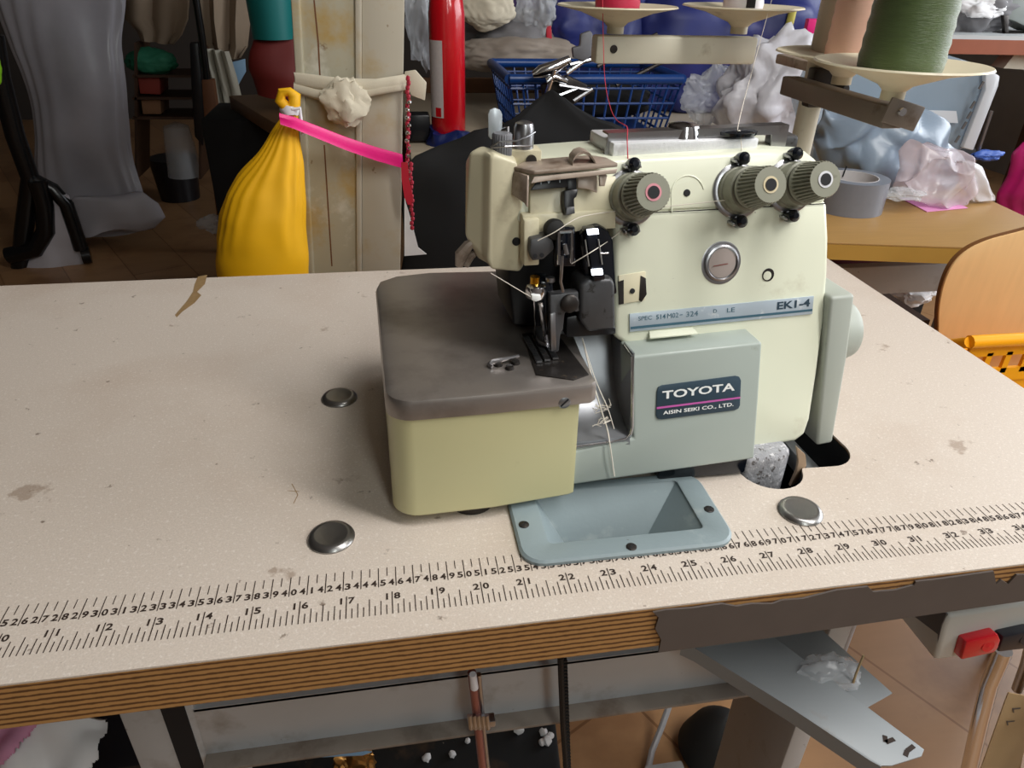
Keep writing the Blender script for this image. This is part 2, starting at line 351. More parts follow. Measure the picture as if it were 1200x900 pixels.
# grey edge tape, its torn ends as in the photo
YE = TY0-.02
tp = [(765, 716), (771, 722), (767, 735), (774, 748), (771, 763), (900, 746), (1050, 724), (1300, 688), (1300, 640), (1230, 652), (1203, 672), (1190, 672), (1180, 683), (1172, 678), (1166, 683), (1163, 668), (1100, 677),
      (1072, 680), (1070, 684), (1048, 690), (1022, 692), (1016, 686), (980, 690), (940, 700), (915, 702), (905, 706), (880, 706), (862, 709), (845, 706), (810, 711), (780, 713)]
MB().prism([py(x, y, YE) for x, y in tp], (0, -.12, 0)).build('edge_tape', 'grey_edge', table)
# ruler
rb = MB(); U, Wv, Z = V((1, 0, 0)), V((0, 1, 0)), .004
for c in range(4, 99):
    bar(rb, (c, 3.56, Z), (c, 2.06, Z), .055, (0, 0, 1)); bar(rb, (c+.5, 3.56, Z), (c+.5, 2.9, Z), .05, (0, 0, 1))
    s = str(c)
    if len(s) == 2: digit(rb, s[0], c-.43, 2.13, Z+.012, .47, .33); digit(rb, s[1], c+.09, 2.13, Z+.012, .47, .33)
for i in range(2, 39):
    x = i*2.54+.033
    bar(rb, (x, 1.62, Z), (x, 0, Z), .06, (0, 0, 1)); s = '%02d' % i if i > 9 else ' '+str(i)
    for k in range(1, 8):
        h = {4: 1.2, 2: 1.0, 6: 1.0}.get(k, .68); bar(rb, (x+k*.3175, h, Z), (x+k*.3175, 0, Z), .055, (0, 0, 1))
    if s[0] != ' ': digit(rb, s[0], x-.47, 1.05, Z+.012, .47, .36)
    digit(rb, s[1], x+.1, 1.05, Z+.012, .47, .36)
rb.build('ruler_scale', 'ink', table)
# stains painted into the laminate surface
mat('stain', (150, 122, 84), .5, var=.3, vs=200)
for q in ([(232, 324), (243, 322), (240, 333), (231, 342), (236, 346), (228, 355), (214, 365), (207, 372), (205, 369), (218, 354), (226, 342), (228, 333)],):
    MB().prism([pz(x, y, .002) for x, y in q], (0, 0, .004)).build('glue_stain', 'stain', table)
sc_ = MB()
for a, b2 in (((342, 567), (349, 580)), ((349, 580), (344, 590)), ((337, 575), (351, 576))): bar(sc_, pz(*a, .002), pz(*b2, .002), .06, (0, 0, 1), .004)
sc_.build('scratch_mark', 'stain', table)
# bolt caps
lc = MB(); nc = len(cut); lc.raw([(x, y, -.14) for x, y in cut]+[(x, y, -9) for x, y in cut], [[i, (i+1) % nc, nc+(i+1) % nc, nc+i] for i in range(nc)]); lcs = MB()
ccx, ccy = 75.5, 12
lc.v = [V((ccx+(p.x-ccx)*.985, ccy+(p.y-ccy)*.985, p.z)) for p in lc.v]; lc.build('cutout_lining', 'hole_black', table)  # black skirt added inside the cut-out walls so the hole shows dark
MB().box((75, 14, -9.2), (12, 18, .3)).build('belt_guard', 'hole_black', table)  # black sheet added below, stands in for the darkness under the cut-out
for i, (x, y) in enumerate(((42.15, 6.6), (42.05, 23.3), (72.7, 4.75))):
    MB().lathe([(0, -.1), (1.42, -.1), (1.45, .12), (1.32, .3), (1.05, .38), (.98, .36), (0, .40)], (x, y, 0), (0, 0, 1), 40).build('bolt_cap', 'cap_metal', table)
# frame
BY = 8
b = MB(); b.prism([(30.6, BY, -16.4), (74.5, BY, -16.4), (74.5, BY, -21.8), (30.6, BY, -21.8)], (0, .3, 0)); b.box((52.5, BY+2, -16.5), (44, 4, .3))
bm_ = b.build('crossbeam', 'steel_grey', table)
MB().box((52.5, BY-.6, -21.9), (44, 1.6, .35), bev=.1).build('beam_lip', 'lip_dirt', bm_)
for x0, x1, y1 in ((25.6, 30.7, 16), (81.3, 83.4, 18)):
    xm = (x0+x1)/2; lg = MB().box((xm, (BY+y1)/2, -39), (x1-x0, y1-BY, 70), bev=.25); lg.box((xm, BY+22, -4.2), (7, 36, 1.6), bev=.2); lg.box((xm, 14, -73.5), (6, 34, 3), bev=.4); lgo = lg.build('leg', 'steel_grey', table)
MB().box((29.3, BY-.06, -39), (1.6, .1, 69)).build('dark_slot', 'hole_black', table)

# ================================================================ WASTE CHUTE
ch = empty('waste_chute', (60.3, 6, 0), 'blue-grey cast waste chute sunk into the table front under the machine', 'chute')
out2 = [(53.6, 2.3), (66.9, 2.3), (67.4, 9.6), (53.6, 9.6)]
def rrect(x0, y0, x1, y1, r, n=5):
    return arc((x0+r, y0+r), r, 180, 270, n)+arc((x1-r, y0+r), r, 270, 360, n)+arc((x1-r, y1-r), r, 0, 90, n)+arc((x0+r, y1-r), r, 90, 180, n)
A = rrect(53.5, 2.3, 67.2, 9.6, 1.4); A1 = rrect(53.65, 2.45, 67.05, 9.45, 1.3); B = rrect(55.3, 3.75, 65.6, 8.9, .35); B1 = rrect(55.4, 3.85, 65.5, 8.8, .3)
def lift(l, z, sl=0): return [(x, y, z) for x, y in l]
sh = MB(); sh.loft([lift(A, 0.02), lift(A, .22), lift(A1, .36), lift(B, .36), lift(B1, .3)], cap=False)
sh.build('flange', 'chute_grey', ch)
# tapering throat: slopes from the left, falls to a deep pocket at the right
FL, FR, BR_, BL, DD = (55.3, 3.75, .3), (65.6, 3.75, .3), (65.6, 8.9, .3), (55.3, 8.9, .3), (59.8, 4.0, -6.4)
th = MB(); th.raw([FL, FR, BR_, BL, DD], [[3, 2, 4], [3, 4, 0], [2, 1, 4], [1, 0, 4]]); th.build('throat', 'chute_grey', ch, sharp=20)
for x, y in ((614, 615), (740, 641), (831, 597)):
    p = pz(x, y, .36); screw(None, p, .33, parent=ch, n=V((0, 0, 1)), h=.07)

# ================================================================ OVERLOCK MACHINE
mc = empty('overlock_machine', (62, 14, 0), 'old cream and grey overlock sewing machine with three tension dials and maker badge', 'sewing machine')
TG = 3.6
G = Plane((57.61, 7.89, 1.5), TG, 13)
Bp = Plane(tuple(V(G.p)-G.n*2.0), TG, 13)
HB = V((-math.sin(R_(TG)), math.cos(R_(TG)), 0))       # straight back
seamL, seamR = Bp.on(722, 250), Bp.on(968, 238)
Up = Plane(tuple((seamL+seamR)/2), TG, 21)
def part(name, mb, m, parent=None): return mb.build(name, m, parent or mc)
# casting under the body, standing in the table cut-out
bs = MB(); bs.prism([(70.75, 9.2, -3), (73.6, 9.2, -3), (74.6, 10.0, -3), (74.8, 20, -3), (70.75, 20, -3)], (0, 0, 4.3), bev=.4, seg=3); bs.prism([(59, 10.6, 0.05), (70.8, 10.6, 0.05), (70.8, 20, 0.05), (59, 20, 0.05)], (0, 0, 1.3), bev=.2)
part('base_casting', bs, 'cast')
MB().box((67.5, 9.7, 1.2), (6.5, 1.4, 2.0), bev=.2).build('rubber_mount', 'black_gloss', mc)
tb = MB(); tb.prism([py(x, y, 9.3) for x, y in ((934, 524), (944, 533), (945, 545), (938, 564), (926, 570), (934, 552), (936, 540))], (0, .25, 0)); part('belt_guard_tab', tb, 'tan_board')
# cream body
bd = MB().prism(Bp.poly([(720, 262), (720, 396), (743, 410), (746, 535), (750, 545), (880, 527), (933, 518), (944, 510), (950, 492), (958, 440), (966, 380), (971, 320), (972, 280), (970, 236), (720, 250)]), HB*12, bev=.35, seg=3)
body = part('body_casting', bd, 'cream')
ub = MB().prism(Up.poly([(612, 262), (723, 251), (969, 238), (967, 210), (960, 190), (945, 178), (900, 176), (700, 188), (604, 196), (606, 262)]), HB*5.6, bev=.45, seg=3)
upper = part('arm_casting', ub, 'cream')
# seam between the two
# head at the left
hp = Plane(tuple(Up.on(600, 220, .35)), TG, 5)
hd = MB().loft([hp.poly([(574, 186), (578, 180), (606, 190), (616, 260), (614, 312), (609, 319), (576, 316), (572, 306)]),
                [p+HB*1.0 for p in hp.poly([(570, 184), (578, 178), (608, 188), (618, 258), (616, 312), (612, 319), (576, 317), (568, 304)])],
                [p+HB*1.6+V((-.1, 0, 0)) for p in hp.poly([(558, 186), (572, 178), (610, 188), (618, 258), (616, 312), (612, 319), (568, 314), (552, 285)])],
                [p+HB*4.2+V((0, 0, -.9)) for p in hp.poly([(560, 190), (574, 182), (608, 190), (616, 258), (614, 308), (610, 314), (580, 310), (566, 285)])]], bev=.22, seg=3, ang=25)
head = part('head_cover', hd, 'cream_worn')
# arm front plate below the tension row
fp = MB().prism(Up.poly([(621, 262), (621, 218), (626, 214), (722, 206), (722, 252)], .35), -Up.n*.6, bev=.08); part('front_plate', fp, 'cream_worn')
# round screw dot on the head
def dot(P, x, y, r, m='hole_black', name='screw_hole', off=.02, parent=None, h=.04):
    MB().lathe([(0, -.02), (r, -.02), (r, h), (r*.8, h+.01), (0, h+.01)], P.on(x, y, off), P.n, 20).build(name, m, parent or mc)
dot(hp, 605, 283, .26, parent=head); dot(Up, 706, 233, .2); dot(Up, 805, 226, .22)
# raised keyhole outline round the centre hole
kh = MB(); kc = Up.on(806, 227); kh.tube([kc-Up.u*1.12-Up.w*1.1]+[kc+Up.u*1.12*math.cos(R_(t))+Up.w*1.12*math.sin(R_(t)) for t in range(180, 10, -12)], .06, 6); part('raised_boss', kh, 'cream')
# recessed plate with slot
rp = MB().prism(Bp.poly([(725, 323), (757, 318), (756, 352), (726, 357)], .1), -Bp.n*.3, bev=.05); rpo = part('slot_plate', rp, 'cream_worn')
MB().prism(Bp.poly([(725, 330), (731, 328), (731, 356), (726, 357)], .13), -Bp.n*.2).build('chipped_groove', 'dark_metal', rpo)
MB().prism(Bp.poly([(751, 323), (757, 326), (758, 345), (752, 354), (749, 352)], .14), -Bp.n*.2, bev=.02).build('groove', 'dark_metal', rpo)
dot(Bp, 741, 341, .17, off=.12, parent=rpo)
# sight glass
sp = Bp.on(845, 308); so = MB().lathe([(0, -.2), (1.42, -.2), (1.42, .02), (1.3, .05), (1.22, .03), (1.2, .2), (1.08, .24), (1.0, .16)], sp, Bp.n, 48); so = part('sight_window', so, 'brushed')
mat('sight_glass', (168, 156, 150), .08, var=.1, coat=.5); MB().lathe([(0, .1), (1.0, .12), (.96, .17), (.6, .22), (0, .24)], sp, Bp.n, 48).build('glass', 'sight_glass', so); sl_ = MB(); bar(sl_, Bp.on(836, 312, .26), Bp.on(853, 309, .26), .07, Bp.n); sl_.build('level_line', 'rod_red', so)
dot(Bp, 900, 322, .44, 'dark_metal', 'bolt_hole', off=0); dot(Bp, 899, 323, .3, 'cream', 'bolt', off=.05)
# seam: thin dark line
sm = MB(); bar(sm, Bp.on(730, 251, .03), Bp.on(968, 238.5, .03), .07, Bp.n, .02); part('casting_seam', sm, 'dark_metal')

# label strip
lb = MB().prism(Bp.poly([(738, 368), (954, 347), (952, 368), (738, 389)], .12), -Bp.n*.12, bev=.02); lab = part('model_label', lb, 'label_silver')
ln = MB().prism(Bp.poly([(739, 383), (952, 362), (952, 364.6), (739, 386)], .135), -Bp.n*.02); ln.build('blue_line', 'label_blue', lab)
def ptext(P, s, x0, y0, x1, y1, x2, y2, off, m, parent, bold=0):
    """baseline from pixel (x0,y0) to (x1,y1); (x2,y2) above the start gives the height"""
    a, b, c = P.on(x0, y0, off), P.on(x1, y1, off), P.on(x2, y2, off); mb = MB(); u = (b-a)
    put_text(mb, s, a, u.normalized(), (c-a-(c-a).project(u)).normalized(), u.length, (c-a-(c-a).project(u)).length, bold); return mb.build('lettering', m, parent)
ptext(Bp, 'SPEC', 748, 376, 764, 374.5, 748, 371, .14, 'label_blue', lab)
ptext(Bp, '514', 769, 374.5, 780, 373.4, 769, 368.8, .14, 'label_blue', lab, .01)
ptext(Bp, 'M02', 782, 373.2, 795, 371.9, 782, 367.4, .14, 'label_blue', lab)
ptext(Bp, '-', 796.5, 369.5, 800, 369.2, 796.5, 368.6, .14, 'label_blue', lab)
ptext(Bp, '324', 804, 371.5, 818, 370, 804, 365.5, .14, 'label_blue', lab)
ptext(Bp, 'D', 836, 367, 840, 366.6, 836, 362.5, .14, 'label_blue', lab); ptext(Bp, 'LE', 852, 366.2, 861, 365.3, 852, 361, .14, 'label_blue', lab)
ptext(Bp, 'EK1-4', 910.5, 363, 949, 359, 911, 354, .14, 'badge_blue', lab, .03)

# grey looper cover
cv = MB().prism(G.poly([(658, 570.5), (884, 538), (889, 470), (893.5, 401), (741, 418), (743, 514), (668, 530), (656, 531)]), HB*2.3, bev=.18, seg=3); cover = part('looper_cover', cv, 'cover_grey')
MB().prism([G.on(772, 410)+HB*1.5, G.on(830, 404)+HB*1.5, G.on(826, 400)+HB*2.2, G.on(776, 405)+HB*2.2], (0, 0, .12), bev=.03).build('cover_latch', 'cream', cover)
bp_ = [(770, 459), (771.5, 454), (776, 451.6), (862, 440.5), (866.5, 441.5), (868.6, 446), (867.4, 475), (865.5, 479), (861, 481), (776, 491.6), (771, 491), (769, 487)]
bdg = MB().prism(G.poly(bp_, .1), -G.n*.1, bev=.03); bo = bdg.build('maker_badge', 'badge_blue', cover)
MB().prism(G.poly([(769.6, 477.2), (867.6, 465.0), (867.6, 467.0), (769.6, 479.4)], .115), -G.n*.01).build('pink_line', 'magenta', bo)
ptext(G, 'TOYOTA', 776, 468, 861, 457.6, 776, 458.5, .12, 'white_ink', bo, .025)
ptext(G, 'AISIN SEIKI CO., LTD.', 777, 486.8, 859.5, 476.5, 777, 481.8, .12, 'white_ink', bo, .02)

# polished chute sheet between bed and cover
Xw = G.on(742, 415).x
prof = [(715, 383), (718, 420), (721, 452), (726, 478), (736, 508)]
pp = [pX(x, y, Xw) for x, y in prof]
pp = [pp[0]]+[lerp(pp[i], pp[i+1], t) for i in range(len(pp)-1) for t in (.5, 1)]
pp += [pp[-1]+V((0, -.35, -.1)), pp[-1]+V((0, -.5, -.5))]
shm = MB().grid([[p+V((-dx, 0, 0)) for dx in (0, 2, 4, 5.6)] for p in pp], .08); sheet = part('chip_chute', shm, 'satin')
tw = G.on(742, 414); wl = [tw]+[V((Xw, p.y, p.z)) for p in (pX(718, 386, Xw),)]+[V((Xw, p.y, p.z-.2)) for p in pp[:-1]]
MB().prism([V((Xw-.02, p.y, p.z)) for p in wl], (.12, 0, 0)).build('side_wall', 'satin', sheet)
ed = MB().tube([G.on(x, y, .03) for x, y in ((668, 524.5), (715, 518), (733, 514.5), (739, 509), (741, 500), (741, 418))]+[pX(718, 386, Xw)], .09, 8); ed.build('rolled_edge', 'chrome', sheet)

# bed: metal top plate over the cream cover
def bed(o, i=0, bo=0):
    return [(46.0+i, 7.45+i+1.5)]+[(a, b_) for a, b_ in arc((47.6+i, 9.0+i), 1.6, 180, 267, 7)][1:]+[(52.5, 7.55+i), (58.5-o, 7.95+i+o*.2), (58.9-o, 8.3+i), (58.9-o, 12), (59.3-o, 20), (58, 27-i), (50, 27.4-i), (47.2+i, 26.9-i), (45.9+i, 25.9-i), (45.6+i, 24.4)]
bt = MB(); bt.loft([[(x, y, 7.75) for x, y in bed(0)], [(x, y, 8.75) for x, y in bed(0)], [(x, y, 9.02) for x, y in bed(.06, .1)], [(x, y, 9.1) for x, y in bed(.2, .35)]])
plate = part('cloth_plate', bt, 'plate_metal')
low = bed(.95, .12); cvb = MB(); n_ = len(low)
lowb = [(x+(-.08 if x < 50 else -.1), y-.62 if y < 12 else y) for x, y in low]
cvb.loft([[(x+(.12 if x < 49 else 0), y+(.12 if y < 12 else 0), .8) for x, y in lowb], [(x, y, .95) for x, y in lowb], [(x, y, 7.78) for x, y in low]], bev=0)
bed_o = part('bed_cover', cvb, 'cover_cream')
screw(None, py(661, 471, 7.93), .42, parent=plate, n=V((.05, -1, .05)), m='satin')
MB().lathe([(0, 0), (1.5, 0), (1.5, .5), (1.2, .75), (0, .75)], (51.2, 9.0, .02), (0, 0, 1), 30).build('foot', 'dark_metal', mc)
# throat plate, feed dogs, guard
tz = 9.1
MB().prism([pz(x, y, tz) for x, y in ((612, 392), (650, 388), (690, 440), (672, 446), (628, 440))], (0, 0, .08), bev=.02).build('throat_plate', 'dark_metal', plate)
for k in range(3):
    a, c = pz(613+10*k, 396-1.5*k, tz+.15), pz(629+9.5*k, 426-2*k, tz+.15); d = (c-a)/14
    fd = MB()
    for i in range(14): fd.prism([a+d*i, a+d*i+V((.38, .02, 0)), a+d*(i+.75)+V((.38, .02, 0)), a+d*(i+.75)], (0, 0, .14))
    fd.build('feed_dog', 'brushed', plate)
gd = MB().tube([pz(608, 417, tz+.35), pz(590, 421, tz+.35), pz(577, 424, tz+.3), pz(573, 427, tz+.2), pz(577, 430, tz+.15)], [.1, .14, .18, .14, .1], 8); gdo = gd.build('finger_guard', 'brushed', plate)
for x, y in ((584, 428), (604, 426), (597, 432)): MB().lathe([(0, 0), (.3, 0), (.25, .2), (0, .25)], pz(x, y, tz), (0, 0, 1), 14).build('screw', 'dark_metal', gdo)

# ---- needle area
DP = Plane(tuple(Bp.p-Bp.n*1.2), TG, 8)
Dk = lambda pts, off=0: DP.poly(pts, off)
rec = MB().prism([p+HB*4 for p in Dk([(604, 258), (740, 250), (740, 420), (618, 412)])], HB*5, bev=.2); part('recess_wall', rec, 'black_part')
MB().prism(Dk([(612, 252), (722, 246), (722, 268), (690, 270), (640, 276), (614, 278)], .2), HB*4, bev=.1).build('upper_housing', 'cream_worn', mc)
MB().prism(Dk([(614, 258), (632, 256), (632, 311), (614, 312)], .5), HB*3, bev=.1).build('side_housing', 'cream_worn', mc)
MB().lathe([(0, 0), (.62, 0), (.66, .3), (.56, .6), (.3, .7), (0, .72)], DP.on(648, 268, .6), DP.n, 24).build('rubber_bumper', 'rubber', mc)
gb = MB().prism(Dk([(622, 281), (646, 276), (650, 292), (637, 304), (624, 306), (621, 296)], 1.1), HB*1.5, bev=.1); gbo = part('take_up_block', gb, 'grey_block')
for x, y in ((627, 300), (635, 299)): MB().lathe([(0, 0), (.13, 0), (.13, .04), (0, .04)], DP.on(x, y, 1.1), DP.n, 12).build('thread_eye', 'hole_black', gbo)
# chrome frame lever
fl = MB(); 
for a, b2 in (((655, 272), (655, 310)), ((670, 271), (670, 308)), ((655, 272), (670, 271))): fl.tube([DP.on(*a, 1.4), DP.on(*b2, 1.4)], .11, 8)
flo = part('thread_lever', fl, 'chrome')
MB().prism(Dk([(651, 268), (674, 266), (675, 312), (650, 313)], .9), HB*.5, bev=.08).build('lever_backing', 'black_gloss', flo)
MB().tube([DP.on(659, 300, 1.5), DP.on(658, 318, 1.5), DP.on(657, 330, 1.4), DP.on(660, 342, 1.3)], .1, 8).build('wire', 'brushed', flo)
MB().tube([DP.on(662, 286, 1.5), DP.on(664, 298, 1.5)], [.13, .18], 8).build('hook', 'chrome', flo)
# needle bar
MB().lathe([(0, 0), (.3, 0), (.3, 1.3), (0, 1.3)], DP.on(627, 324, .9), (0, 0, -1), 20).build('bushing', 'brass', mc)
nb = MB().lathe([(.2, -.45), (.6, -.35), (.68, 0), (.58, .35), (.3, .5)], DP.on(628, 341, .9), (0, 0, 1), 24); nbo = part('needle_clamp', nb, 'chrome')
MB().prism(Dk([(623, 346), (634, 346), (634, 352), (628, 354), (623, 352)], 1.7), HB*.4, bev=.06).build('clamp_plate', 'white_ink', nbo)
MB().tube([DP.on(645, 325, .6), DP.on(645, 330, .6)], .3, 10).build('clamp_screw', 'brushed', nbo)
MB().tube([DP.on(626, 352, 1.4), pz(628, 398, tz+.3)], .05, 8).build('needle', 'chrome', nbo)
MB().tube([DP.on(633, 354, 1.2), pz(641, 405, tz+.4)], .16, 8).build('needle', 'chrome', nbo)
MB().prism(Dk([(632, 330), (648, 330), (652, 390), (640, 394), (636, 352)], .5), HB*1.5, bev=.1).build('presser_bar', 'black_gloss', mc)
# presser foot and its ankle
pa = MB().prism(Dk([(645, 346), (678, 342), (679, 365), (662, 367), (660, 386), (657, 392), (655, 412), (648, 414), (645, 400)], 1.2), HB*.7, bev=.08); pao = part('presser_foot', pa, 'grey_block')
MB().lathe([(0, 0), (.58, 0), (.58, .25), (.45, .35), (0, .35)], DP.on(667, 355, 1.2), DP.n, 20).build('clamp_screw', 'dark_metal', pao)
MB().prism([pz(x, y, tz+.35) for x, y in ((622, 388), (640, 388), (648, 402), (640, 408), (630, 404))], (0, 0, .35), bev=.12).build('foot_toe', 'brushed', pao)
MB().prism(Dk([(645, 368), (651, 367), (652, 410), (646, 412)], 1.4), HB*.2, bev=.03).build('ankle_plate', 'brushed', pao)
# black housing and guide block
lh = MB().prism(Dk([(680, 275), (688, 268), (702, 264), (713, 270), (719, 282), (722, 330), (724, 345), (690, 350), (684, 310)], .7), HB*1.2, bev=.15); lho = part('thread_guide_housing', lh, 'black_gloss')
MB().prism(Dk([(686, 270), (700, 268), (710, 328), (696, 331)], 1.6), HB*.9, bev=.12).build('guide_bar', 'black_gloss', lho)
for q in ([(688, 269), (701, 268), (702, 274.5), (689, 275.5)], [(693, 316), (706, 315), (707, 322), (694, 323)]):
    MB().prism(Dk(q, 1.72), HB*.1, bev=.03).build('lamp_lens', 'led', lho)  # two small white rectangles given a glow
for a, b2 in (((685.5, 281), (690, 312)), ((701, 280), (705.5, 310)), ((704, 297), (713, 296.5))): MB().tube([DP.on(*a, 1.7), DP.on(*b2, 1.7)], .05, 6).build('guide_wire', 'chrome', lho)
kb = MB().prism(Dk([(680, 334), (690, 327), (718, 326), (721, 334), (722, 386), (690, 390), (680, 378)], 1.3), HB*2.2, bev=.25, seg=3); part('knife_housing', kb, 'grey_block')
MB().prism(Dk([(664, 372), (684, 368), (722, 384), (722, 392), (664, 396)], .6), HB*2, bev=.1).build('knife_bracket', 'black_part', mc)

# ---- top of the arm
cvp = Up.on(604, 196, .6)
pc = MB().prism([Up.on(600, 200, .5), Up.on(626, 205, 1.7), Up.on(724, 196, 1.7), Up.on(710, 189, .2), Up.on(690, 186, -.6), Up.on(618, 192, -.6)], (0, 0, .25), bev=.08); cap = part('thread_plate', pc, 'dirty_cover')
MB().prism(Up.poly([(626, 207), (724, 197.5), (722, 203), (640, 212), (622, 215)], 1.65), -Up.n*.15, bev=.03).build('front_lip', 'dirty_cover', cap)
MB().prism([Up.on(600, 200, .5), Up.on(618, 206, 1.6), Up.on(617, 243, 1.5), Up.on(614, 238, 1.3), Up.on(600, 228, .5)], V((.12, .05, 0)), bev=.03).build('side_flange', 'dirty_cover', cap)
lp = MB(); cpt = [Up.on(668, 194, .9), Up.on(669, 186, .9), Up.on(674, 180, .9), Up.on(681, 177.5, .9), Up.on(688, 180, .9), Up.on(693, 187, .9), Up.on(696, 193, .9)]
lp.loft([[p+V((0, .5, 0)), p+V((0, -.6, 0)), p+V((0, -.6, .16)), p+V((0, .5, .16))] for p in cpt]); lp.build('spring_loop', 'dirty_cover', cap)
nl = MB().prism(Up.poly([(634, 210), (665, 206), (665, 219), (622, 223), (628, 214)], 1.0), -Up.n*.2, bev=.03); nlo = nl.build('needle_label', 'black_part', cap)
ni = MB(); dm = Up.poly([(643, 206.5), (645.6, 211), (643, 215.5), (640.4, 211)], 1.03); ni.raw(dm, [[0, 1, 2, 3]]); bar(ni, Up.on(634, 212.5, 1.03), Up.on(634, 216, 1.03), .06, Up.n); bar(ni, Up.on(656, 210, 1.03), Up.on(656, 214, 1.03), .06, Up.n); ni.build('needle_mark', 'label_silver', nlo)
MB().prism(Up.poly([(665, 204), (676, 203), (676, 222), (665, 222)], .9), -Up.n*.4, bev=.05).build('dark_slot', 'black_part', cap)
MB().prism(Up.poly([(677, 205), (700, 202), (700, 226), (690, 222), (677, 220)], .95), -Up.n*.15, bev=.05).build('dark_flap', 'dirty_cover', cap)
MB().prism(Up.poly([(702, 202), (712, 205), (709, 218), (703, 218)], 1.3), -Up.n*.2, bev=.05).build('hook_tab', 'dirty_cover', cap)
sb = MB().prism(Up.poly([(661, 223), (678, 221), (676, 231), (673, 232), (674, 250), (663, 252), (661, 240)], 1.0), -Up.n*.6, bev=.12); sbo = part('slide_lever', sb, 'black_part')
MB().prism(Up.poly([(664, 243), (673, 242), (674, 250), (663, 252)], 1.08), -Up.n*.1, bev=.03).build('lever_tip', 'grey_block', sbo)
# chrome thread guide rail along the top
TU = Up.u
Yt = Up.on(800, 178).y
rail = MB(); ra, rb2 = py(713, 158.5, Yt+1.0), py(925, 148.5, Yt+1.8)
rail.prism([ra, rb2, rb2+V((-.1, 1.0, 0)), ra+V((-.1, 1.0, 0))], (0, 0, .12)); rail.prism([ra, rb2, rb2+V((0, 0, -.45)), ra+V((0, 0, -.45))], (0, .1, 0))
rail.prism([ra, ra+V((1.4, .05, 0)), ra+V((1.2, 0, -1.5)), ra+V((-.2, 0, -1.5))], (0, .12, 0)); rail.prism([rb2+V((-1.2, 0, 0)), rb2, rb2+V((0, 0, -1.5)), rb2+V((-1.0, 0, -1.5))], (0, .12, 0))
ro = part('guide_rail', rail, 'brushed')
tb2 = MB().prism([py(722, 187, Yt+1.2), py(880, 181, Yt+2), py(903, 173, Yt+3.5), py(730, 178, Yt+3.5)], (0, 0, .15)); 
tz2 = Up.on(800, 177).z
MB().prism([V((Up.on(722, 186).x, Yt+.4, tz2-.5)), V((Up.on(896, 180).x, Yt+1.3, tz2-.5)), V((Up.on(890, 180).x, Yt+5.2, tz2-.5)), V((Up.on(715, 186).x, Yt+4.6, tz2-.5))], (0, 0, .95), bev=.12).build('top_plate', 'silver_paint', mc)
MB().lathe([(0, 0), (1.25, 0), (1.3, .5), (1.1, 1.5), (1.0, 1.75), (0, 1.9)], py(797, 178, Yt+2.3), (0, 0, 1), 36).build('oil_window', 'chrome', mc)
MB().lathe([(0, 0), (.6, 0), (.6, .8), (1.45, .9), (1.5, 1.1), (1.2, 1.2), (0, 1.25)], py(857, 172, Yt+2.2), (0, 0, 1), 36).build('filler_cap', 'black_gloss', mc)
MB().box(py(915, 166, Yt+2.6), (1.9, 1.4, 1.1), bev=.3).build('guide_block', 'grey_block', mc)
# left end of the top: lever, knurled knob, plunger, block, wire
K = Plane(tuple(Up.on(600, 190, .2)), TG, 0); Yk = K.p.y
kp = py(588, 190, Yk+.6); MB().lathe([(.0, 0), (.5, 0), (.5, .15), (.6, .2), (.6, 1.62), (.52, 1.7), (0, 1.72)], kp, (0, 0, 1), 48, knurl=2, kd=.06, kr=(.15, 1.68)).build('knurled_knob', 'knob_grey', mc)
pk = py(613, 188, Yk+1.2); MB().prism([pk+V((-.95, -.7, -.3)), pk+V((1.0, -.7, -.3)), pk+V((1.0, .8, -.3)), pk+V((-.95, .8, -.3))], (0, 0, 1.05), bev=.08).build('plunger_block', 'cream_worn', mc)
MB().lathe([(0, .7), (.62, .7), (.6, 1.95), (.52, 2.2), (.3, 2.3), (0, 2.32)], pk, (0, 0, 1), 32).build('plunger', 'brushed', mc)
MB().lathe([(0, 0), (.32, 0), (.32, .12), (0, .12)], pk+V((.35, -.75, .2)), (0, -1, 0), 16).build('set_screw', 'dark_metal', mc)
lv = [(572.5, 160), (572, 134), (574, 129), (580, 126.5), (586, 129), (588.5, 134), (588.5, 158), (584, 163), (576, 163.5)]
mat('pale_tab', (206, 214, 220), .3, metal=.3, var=.03); lvo = MB().prism([py(x, y, Yk+2) for x, y in lv], (0, .15, 0), bev=.04); part('steel_tab', lvo, 'pale_tab')
MB().tube([py(584, 160, Yk+1.9), py(591, 152, Yk+1.5), py(595, 150, Yk+1.4), py(595, 157, Yk+1.3)], .14, 8).build('bent_wire', 'brushed', mc)
wr_ = MB().tube([py(575, 172, Yk+.2), py(585, 166, Yk-.3), py(605, 165, Yk-.2), py(618, 160, Yk+.2), py(627, 154.5, Yk+.6)], .05, 6); wr_.tube([py(576, 173, Yk+.2), py(592, 172, Yk-.4), py(610, 171, Yk-.2), py(624, 171, Yk+.4)], .05, 6); part('wound_wire', wr_, 'brushed')
MB().tube([py(538, 312, 15), py(541, 298, 15), py(549, 287, 15), py(556, 282, 15)], [.25, .45, .35, .2], 8).build('rear_spring', 'dirty_cover', mc)
MB().tube([py(546, 312, 15.3), py(551, 300, 15.3), py(558, 296, 15.3)], [.2, .3, .2], 8).build('rear_lever', 'dirty_cover', mc)

